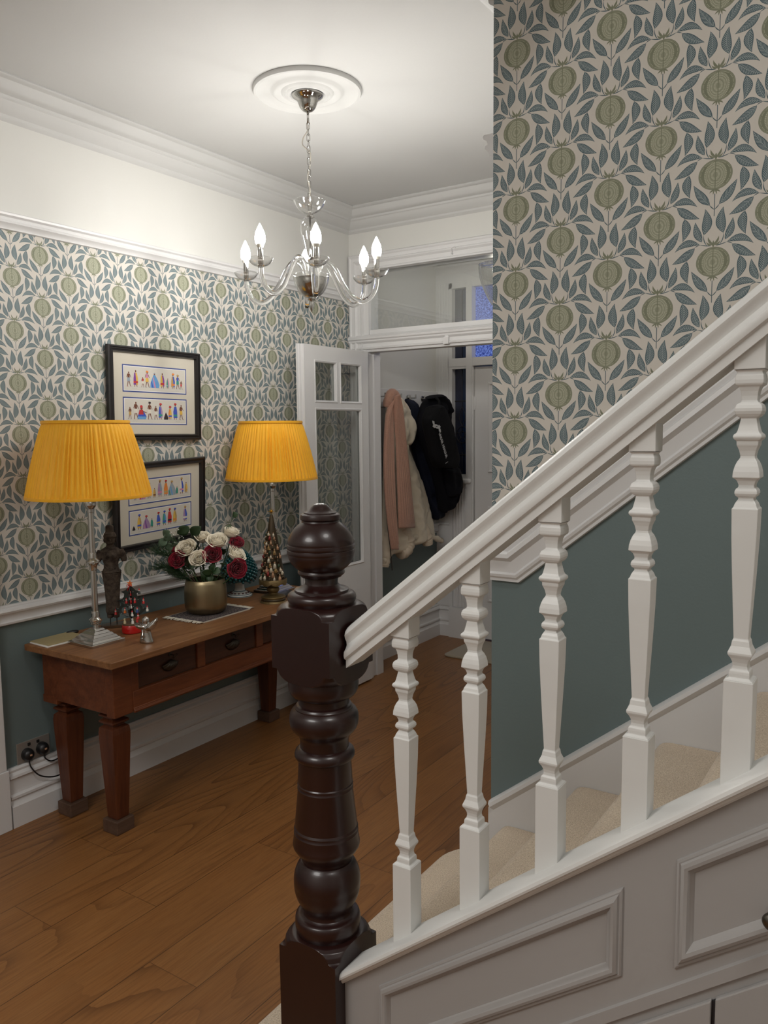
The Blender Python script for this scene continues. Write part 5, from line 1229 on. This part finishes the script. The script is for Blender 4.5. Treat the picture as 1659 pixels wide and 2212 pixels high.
# ------------------------------------------------------------------ porch: coat rail, hooks, coats, bag, lantern, mat
o = MB().box(FX, FX+.020, YB+.13, YF-.001, 1.748, 1.872).build('trim_11', M_WHITE); bevel(structure(o), .003)
structure(MB().box(FX, FX+.006, YB+.13, YF-.001, .86, 1.748).build('trim_12', mat('pale_grey_panel', (.50, .475, .45), .6)))
hk = None
HL = ['chrome coat hook under the salmon scarf, nearest the inner door', 'chrome coat hook between the cream coat and the navy coat', 'bare chrome coat hook beside the collar of the black coat', 'chrome coat hook holding the black coat, furthest in']
for k, y in enumerate((4.475, 4.675, 4.865, 5.065)):
    if k == 0:
        hk = thing('coat_hook', (FX+.020, y, 1.815), HL[0], 'coat hook', 0, 'chrome coat hooks on the white rail')
        b = MB(); b.T = Matrix.Rotation(pi/2, 4, 'Y'); b.lathe([(0, .004), (0, .022), (.005, .022), (.007, .019), (.007, .004)], seg=24); p1 = b.build('back_plate', M_CHROME, hk, smooth=True, auto=30)
        b = MB(); b.tube([(.006, 0, 0), (.066, 0, 0)], .005, 10).tube([(.020, 0, -.016), (.020, 0, .022)], .0055, 10).tube([(.066, 0, -.006), (.066, 0, .024)], .005, 10); p2 = b.build('peg', M_CHROME, hk, smooth=True, auto=40)
        root = hk
    else:
        root = hk.copy(); COL.objects.link(root); root.location = (FX+.020, y, 1.815); root['label'] = HL[k]
        for q in (p1, p2): d2 = q.copy(); COL.objects.link(d2); d2.parent = root
def pl(pts, xo, xn): return [(y*xn/xo, 1.6+(z-1.6)*xn/xo) for y, z in pts]
def samp(pts, t):
    L_ = [0]
    for i in range(1, len(pts)): L_.append(L_[-1]+hypot(pts[i][0]-pts[i-1][0], pts[i][1]-pts[i-1][1]))
    s = t*L_[-1]
    for i in range(1, len(pts)):
        if s <= L_[i] or i == len(pts)-1:
            f = (s-L_[i-1])/max(1e-6, L_[i]-L_[i-1]); f = max(0, min(1, f)); return (pts[i-1][0]+(pts[i][0]-pts[i-1][0])*f, pts[i-1][1]+(pts[i][1]-pts[i-1][1])*f)
def spl(pts): return [(p.x, p.y) for p in catmull([(a, c2, 0) for a, c2 in pts], 5)]
def drape(Lp, Rp, xc, th, inset=0., rows=60, cols=30, fold=.010, nf=4, seed=1, power=2., quilt=0, back=.5, th_fn=None, wr=.004):
    rnd = random.Random(seed); ph = [rnd.uniform(0, 6.28) for _ in range(6)]; Lp, Rp = spl(Lp), spl(Rp); R = []
    for i in range(rows+1):
        t = i/rows; a, c2 = samp(Lp, t), samp(Rp, t); ring = []
        endk = min(1, t*rows/3+.15)*min(1, (1-t)*rows/2+.35)
        tk = th*(th_fn(t) if th_fn else 1)*endk**.5
        puff = (1-.30*abs(cos(pi*quilt*t))**6) if quilt else 1
        for side in (1, -1):
            rng = range(cols+1) if side == 1 else range(cols-1, 0, -1)
            for j in rng:
                s = j/cols; y = a[0]+inset+(c2[0]-a[0]-2*inset)*s; z = a[1]+(c2[1]-a[1])*s
                env = max(0., 1-abs(2*s-1)**power)**.5
                fo = fold*(sin(s*nf*2*pi+ph[0]+1.1*sin(t*3+ph[1]))+.5*sin(s*nf*4.3+ph[2]+t*2.2))*min(1, t*2.5+.15)*env
                nz = noise.noise(Vector((y*22+seed*7, z*22, side*3)))*wr*2+noise.noise(Vector((y*55+seed, z*60, side)))*wr*.7
                x = xc+(tk*env*puff+fo+nz*env if side == 1 else -tk*env*back)
                ring.append((max(x, FX+.008), y, z+nz*.6))
        R.append(ring)
    b = MB(); b.rings(R); return b
M_SCARF = None
def scarf_mat():
    m, nt, b = base_mat('salmon_ribbed_knit', .9, .1); X.nt = nt; b.inputs['Sheen Weight'].default_value = .4
    n = nt.nodes.new('ShaderNodeTexNoise'); n.inputs['Scale'].default_value = 160; nt.links.new(coords(nt), n.inputs['Vector'])
    c = mixc(nt, n.outputs['Fac'], (.33, .175, .125), (.50, .29, .215)); nt.links.new(c, b.inputs['Base Color']); return m
M_SCARF = scarf_mat()
M_CCOAT = mat('cream_puffer_nylon', (.80, .71, .56), .5, bump=.25, bscale=28, var=.05, sheen=.2)
M_CFLC = mat('cream_padded_sleeve', (.70, .60, .47), .6, bump=.3, bscale=24, var=.06)
M_NAVY = mat('navy_quilted_nylon', (.006, .009, .022), .7, spec=.25, bump=.25, bscale=24, var=.3)
M_BKCT = mat('black_padded_fabric', (.004, .004, .007), .85, spec=.2, bump=.25, bscale=26, var=.3)
M_BAG = mat('black_backpack_canvas', (.006, .006, .007), .9, spec=.15, bump=.3, bscale=240, var=.2)
M_SILV = mat('silver_print', (.50, .50, .50), .5)
M_ZIP = mat('dark_zip', (.03, .025, .02), .4)
CR_L = [(4.511, 1.822), (4.458, 1.68), (4.436, 1.435), (4.409, 1.19), (4.383, 1.006), (4.364, .853), (4.372, .733)]
CR_R = [(4.575, 1.832), (4.743, 1.73), (4.828, 1.602), (4.786, 1.483), (4.875, 1.356), (4.983, 1.217), (5.068, 1.058), (5.122, .932), (5.170, .80)]
cc = thing('cream_coat', (-2.975, 4.62, .62), 'cream puffer coat hanging behind the salmon scarf, sleeves showing below', 'coat')
def place(o, parent):
    o.parent = parent; o.matrix_parent_inverse = Matrix.Translation(-Vector(parent.location)); return o
place(drape(CR_L, [(y+.0, z) for y, z in CR_R], -2.965, .050, .03, 90, 40, .012, 3, 3, 2.4, 0, .6, wr=.007).build('coat_body', M_CCOAT, smooth=True), cc)
place(drape([(4.50, 1.82), (4.50, 1.70), (4.53, 1.60), (4.55, 1.50)], [(4.58, 1.832), (4.735, 1.73), (4.822, 1.60), (4.77, 1.485)], -2.925, .045, .03, 40, 24, .006, 2, 5, 2.2, 2, .6).build('hood', M_CCOAT, smooth=True), cc)
hem = [(4.372, .745), (4.48, .80), (4.62, .845), (4.80, .865), (5.00, .84), (5.165, .79)]
b = MB(); b.tube(catmull([(-2.935, y+.02, z-.03) for y, z in hem], 6), [.020+.005*sin(k*1.9) for k in range(31)], 12); place(b.build('elastic_hem', M_CCOAT, smooth=True), cc)
def sleeve(pts, rs, nm='sleeve'):
    P2_ = catmull(pts, 8); n_ = len(P2_); rr = []
    for k in range(n_):
        f = k/(n_-1)*(len(rs)-1); i = min(int(f), len(rs)-2); rr.append((rs[i]+(rs[i+1]-rs[i])*(f-i))*(1+.05*sin(k*1.7)))
    b = MB(); b.tube(P2_, rr, 16); return place(b.build(nm, M_CFLC, smooth=True), cc)
sleeve([(-2.965, 4.47, .90), (-2.960, 4.445, .80), (-2.955, 4.425, .705), (-2.955, 4.420, .675)], [.045, .050, .046, .038])
sleeve([(-2.960, 4.63, .92), (-2.950, 4.70, .82), (-2.945, 4.68, .76), (-2.945, 4.62, .735)], [.06, .066, .058, .040], 'lower_flap')
sleeve([(-2.958, 4.93, .90), (-2.945, 4.97, .81), (-2.94, 4.985, .775), (-2.94, 4.99, .755)], [.045, .050, .042, .036])
b = MB(); b.tube(catmull([(-2.905, 4.40, 1.05), (-2.90, 4.405, .93), (-2.90, 4.43, .80), (-2.90, 4.445, .70), (-2.90, 4.45, .65)], 6), .003, 6); place(b.build('zip', M_ZIP, smooth=True), cc)
# scarf, folded over the hook: two ribbed lengths
sf = thing('salmon_scarf', (-2.88, 4.48, .80), 'long salmon ribbed knit scarf folded over the first coat hook', 'scarf')
def ribbed(Lp, Rp, xc, th, n, seed, rows=70):
    Lp, Rp = spl(Lp), spl(Rp); R = []; cols = n*6
    for i in range(rows+1):
        t = i/rows; a, c2 = samp(Lp, t), samp(Rp, t); ring = []
        for side in (1, -1):
            for j in (range(cols+1) if side == 1 else range(cols-1, 0, -1)):
                s = j/cols; y = a[0]+(c2[0]-a[0])*s; z = a[1]+(c2[1]-a[1])*s; env = max(0., 1-abs(2*s-1)**3)**.5
                rib = .0045*abs(sin(pi*s*n))**.6 if (side == 1 and t < .965) else 0
                x = xc+(th*env+rib*env+.006*sin(s*5+t*4+seed)*env if side == 1 else -th*.5*env); ring.append((x, y, z))
        R.append(ring)
    b = MB(); b.rings(R); return b
SC_L = [(4.450, 1.80), (4.405, 1.76), (4.362, 1.679), (4.340, 1.529), (4.330, 1.35), (4.342, 1.168), (4.372, .982), (4.412, .80)]
SC_R = [(4.462, 1.815), (4.448, 1.76), (4.440, 1.679), (4.443, 1.527), (4.446, 1.344), (4.452, 1.158), (4.468, .97), (4.492, .790)]
SD_L = [(4.435, 1.812), (4.428, 1.739), (4.440, 1.619), (4.452, 1.497), (4.460, 1.313), (4.468, 1.127), (4.472, .938)]
SD_R = [(4.480, 1.825), (4.515, 1.750), (4.540, 1.618), (4.560, 1.494), (4.605, 1.304), (4.645, 1.111), (4.685, .917)]
place(ribbed(SC_L, SC_R, -2.882, .022, 6, 1).build('hanging_length', M_SCARF, smooth=True), sf)
place(ribbed(SD_L, SD_R, -2.862, .024, 9, 2).build('hanging_length', M_SCARF, smooth=True), sf)
b = MB(); b.tube(catmull([(-2.905, 4.405, 1.74), (-2.89, 4.415, 1.80), (-2.89, 4.452, 1.832), (-2.88, 4.490, 1.81), (-2.875, 4.500, 1.75)], 8), [.020, .026, .028, .029, .030, .030, .030, .030, .030, .031, .031, .032, .032, .032, .032, .032, .032, .032, .032, .031, .031, .031, .030, .030, .029, .028, .028, .028, .028, .027, .026, .024, .022], 18)
place(b.build('top_fold', M_SCARF, smooth=True), sf)
# navy coat
nv = thing('navy_coat', (-2.99, 5.05, .92), 'dark navy quilted coat hanging between the cream coat and the black coat', 'coat')
NV_L = [(4.760, 1.805), (4.790, 1.683), (4.84, 1.52), (4.91, 1.353), (5.00, 1.178), (5.10, .999), (5.16, .916)]; NV_R = [(4.868, 1.795), (4.915, 1.684), (5.01, 1.517), (5.12, 1.343), (5.195, 1.166), (5.245, 1.02), (5.285, .937)]
place(drape(NV_L, NV_R, -2.975, .060, .0, 80, 30, .010, 2, 7, 2.2, 5, .8).build('coat_body', M_NAVY, smooth=True), nv)
# black coat with hood
bk = thing('black_coat', (-2.86, 5.12, .96), 'black padded coat with a hood on the last hook, behind the backpack', 'coat')
BK_L = pl([(5.035, 1.829), (4.905, 1.731), (4.86, 1.585), (4.966, 1.42), (5.088, 1.247), (5.169, 1.088), (5.222, .969)], -2.90, -2.84); BK_R = pl([(5.158, 1.833), (5.251, 1.754), (5.301, 1.581), (5.345, 1.405), (5.412, 1.225), (5.397, 1.119), (5.292, 1.038)], -2.90, -2.84)
place(drape(BK_L, BK_R, -2.86, .075, .0, 80, 34, .012, 3, 9, 2.4, 4, 1.2).build('coat_body', M_BKCT, smooth=True), bk)
HD_L = pl([(4.924, 1.805), (4.985, 1.809), (5.045, 1.790), (5.113, 1.740), (5.157, 1.707)], -2.86, -2.80); HD_R = pl([(4.979, 1.834), (5.069, 1.840), (5.148, 1.812), (5.201, 1.758), (5.206, 1.708)], -2.86, -2.80)
place(drape(HD_L, HD_R, -2.82, .055, .0, 30, 20, .004, 2, 4, 2., 0, 1.2).build('hood', M_BKCT, smooth=True), bk)
place(drape(pl([(5.16, 1.30), (5.20, 1.20), (5.24, 1.09)], -2.9, -2.80), pl([(5.38, 1.30), (5.43, 1.20), (5.39, 1.10)], -2.9, -2.80), -2.80, .05, 0, 24, 16, .01, 2, 14, 2.2, 0, 1.).build('sleeve', M_BKCT, smooth=True), bk)
# backpack
bp_ = thing('backpack', (-2.72, 4.86, 1.27), 'black backpack with silver lettering hanging in front of the black coat', 'bag')
BG_L = pl([(4.86, 1.755), (4.765, 1.664), (4.788, 1.569), (4.832, 1.473), (4.869, 1.376), (4.94, 1.322)], -2.80, -2.70); BG_R = pl([(4.919, 1.765), (5.023, 1.705), (5.099, 1.599), (5.155, 1.48), (5.198, 1.377), (5.162, 1.310)], -2.80, -2.70)
place(drape(BG_L, BG_R, -2.715, .055, .0, 60, 34, .002, 2, 21, 5., 0, 1.1, wr=.0015).build('bag_body', M_BAG, smooth=True), bp_)
q = lambda y, z, x=-2.652: (x, y*x/-2.77, 1.6+(z-1.6)*x/-2.77)
b = MB(); b.tube(catmull([(-2.70, 4.74, 1.72), (-2.72, 4.78, 1.78), (-2.78, 4.84, 1.81), (-2.80, 4.90, 1.80)], 6), .008, 8).tube(catmull([(-2.66, 4.98, 1.50), (-2.655, 5.02, 1.42), (-2.66, 5.03, 1.34)], 6), .0015, 6)
place(b.build('strap', M_BAG, smooth=True), bp_)
def emblem(parent, name, pts, m, th=.0015):
    b = MB(); b.prism(pts, 0, th, lambda u, v, d: (-2.6555+d, u, v)); return place(b.build(name, m), parent)
# mark of two interlocking arcs seen on the bag, partly folded away
def arc(cy, cz, r, w_, a0, a1, tilt, n=16):
    out = []
    for k in range(n+1): a = a0+(a1-a0)*k/n; out.append((cy+r*cos(a)*cos(tilt)-r*.62*sin(a)*sin(tilt), cz+r*cos(a)*sin(tilt)+r*.62*sin(a)*cos(tilt)))
    for k in range(n, -1, -1): a = a0+(a1-a0)*k/n; rr = r-w_*(.35+.65*abs(sin(a))**0)*(abs(cos(a))**.6*.9+.10); out.append((cy+rr*cos(a)*cos(tilt)-rr*.55*sin(a)*sin(tilt), cz+rr*cos(a)*sin(tilt)+rr*.55*sin(a)*cos(tilt)))
    return out
ec = q(4.838, 1.610)
tl = radians(-20)
emblem(bp_, 'silver_mark', arc(ec[1], ec[2]+.026, .058, .026, pi+.15, 2*pi-.15, tl), M_SILV); emblem(bp_, 'silver_mark', arc(ec[1]-.002, ec[2]-.022, .058, .026, .15, pi-.15, tl), M_SILV, .0022)
fc = bpy.data.curves.new('bag_lettering', 'FONT'); fc.body = 'UNDER ARMOUR'; fc.size = .036; fc.extrude = .0006; fc.offset = .0005; fc.align_x = 'LEFT'; fc.align_y = 'CENTER'
tmp = bpy.data.objects.new('tmp_text', fc); COL.objects.link(tmp); dg = bpy.context.evaluated_depsgraph_get(); me = bpy.data.meshes.new_from_object(tmp.evaluated_get(dg)); bpy.data.objects.remove(tmp)
me.materials.clear(); me.materials.append(M_SILV); to = bpy.data.objects.new('bag_lettering', me); COL.objects.link(to)
pa, pb = Vector(q(4.868, 1.568)), Vector(q(4.971, 1.392)); dx_ = (pb-pa); wid = max(v.co.x for v in me.vertices); sc_ = dx_.length/wid; dx_.normalize(); nx_ = Vector((1, 0, 0)); up_ = nx_.cross(dx_)
to.matrix_world = Matrix.Translation(pa+Vector((.001, 0, 0))) @ Matrix((dx_, up_, nx_)).transposed().to_4x4() @ Matrix.Diagonal((sc_, 1.0, 1, 1))
mw = to.matrix_world.copy(); to.parent = bp_; to.matrix_parent_inverse = Matrix.Translation(-Vector(bp_.location))
b = MB(); e1_ = Vector(q(4.955, 1.352)); b.tube([e1_, e1_+Vector((0, .035, .010))], .0012, 6); place(b.build('silver_tab', M_SILV), bp_)

# little black intercom and glass lantern and door mat
o = MB().box(FX+.006, FX+.020, 4.462, 4.505, 1.272, 1.362).build('wall_switch', M_BLK); bevel(o, .003); tag(o, 'small black wall plate on the porch wall beside the scarf', 'switch')
ln = thing('glass_lantern', (-2.262, 4.75, 2.92), 'ribbed clear glass ceiling lantern in the porch, seen through the fanlight', 'pendant light')
M_LANT = thin_glass('ribbed_lantern_glass', (.80, .80, .78), 3.2, .12)
b = MB(); b.lathe(smoothprof([(-.555, .010), (-.550, .030), (-.52, .058), (-.45, .092), (-.38, .118), (-.32, .128), (-.29, .129), (-.285, .122)], 4), seg=96, wob=lambda t, z: 1+.035*abs(sin(t*14))); b.build('glass_shade', M_LANT, ln, smooth=True, auto=70)
b = MB(); b.tube([(0, 0, -.01), (0, 0, -.36)], .006, 8).lathe([(-.03, .05), (0, .05)], seg=24).lathe([(-.40, .018), (-.36, .020), (-.34, .006)], seg=16).tube([(-.125, 0, -.292), (.125, 0, -.292)], .003, 6).tube([(0, -.125, -.292), (0, .125, -.292)], .003, 6); b.build('fitting', M_CHROME, ln, smooth=True, auto=40)
b = MB(); b.sphere((0, 0, -.43), .030, 16, 10, sc=(1, 1, 1.3)); b.build('bulb', emit('porch_bulb_fill', (1, .93, .82), PORCH_FILL_W/(pi*.0125)), ln, smooth=True)  # lantern is taken as unlit; glow added here to brighten the porch
def rr_rect(x0, x1, y0, y1, r, n=6):
    out = []
    for cx, cy, a0 in ((x1-r, y1-r, 0), (x0+r, y1-r, pi/2), (x0+r, y0+r, pi), (x1-r, y0+r, 3*pi/2)):
        out += [(cx+r*cos(a0+pi/2*k/n), cy+r*sin(a0+pi/2*k/n)) for k in range(n+1)]
    return out
b = MB(); base = rr_rect(-.40, .40, -.24, .24, .05)
b.rings([[(x*k, y*k, z) for x, y in base] for k, z in ((.99, 0), (1., .004), (1., .009), (.985, .013))])
o = b.build('door_mat', M_MATC, smooth=True, auto=60); o.location = (-2.315, 5.04, 0); tag(o, 'cream pile door mat lying before the front door in the porch', 'door mat')
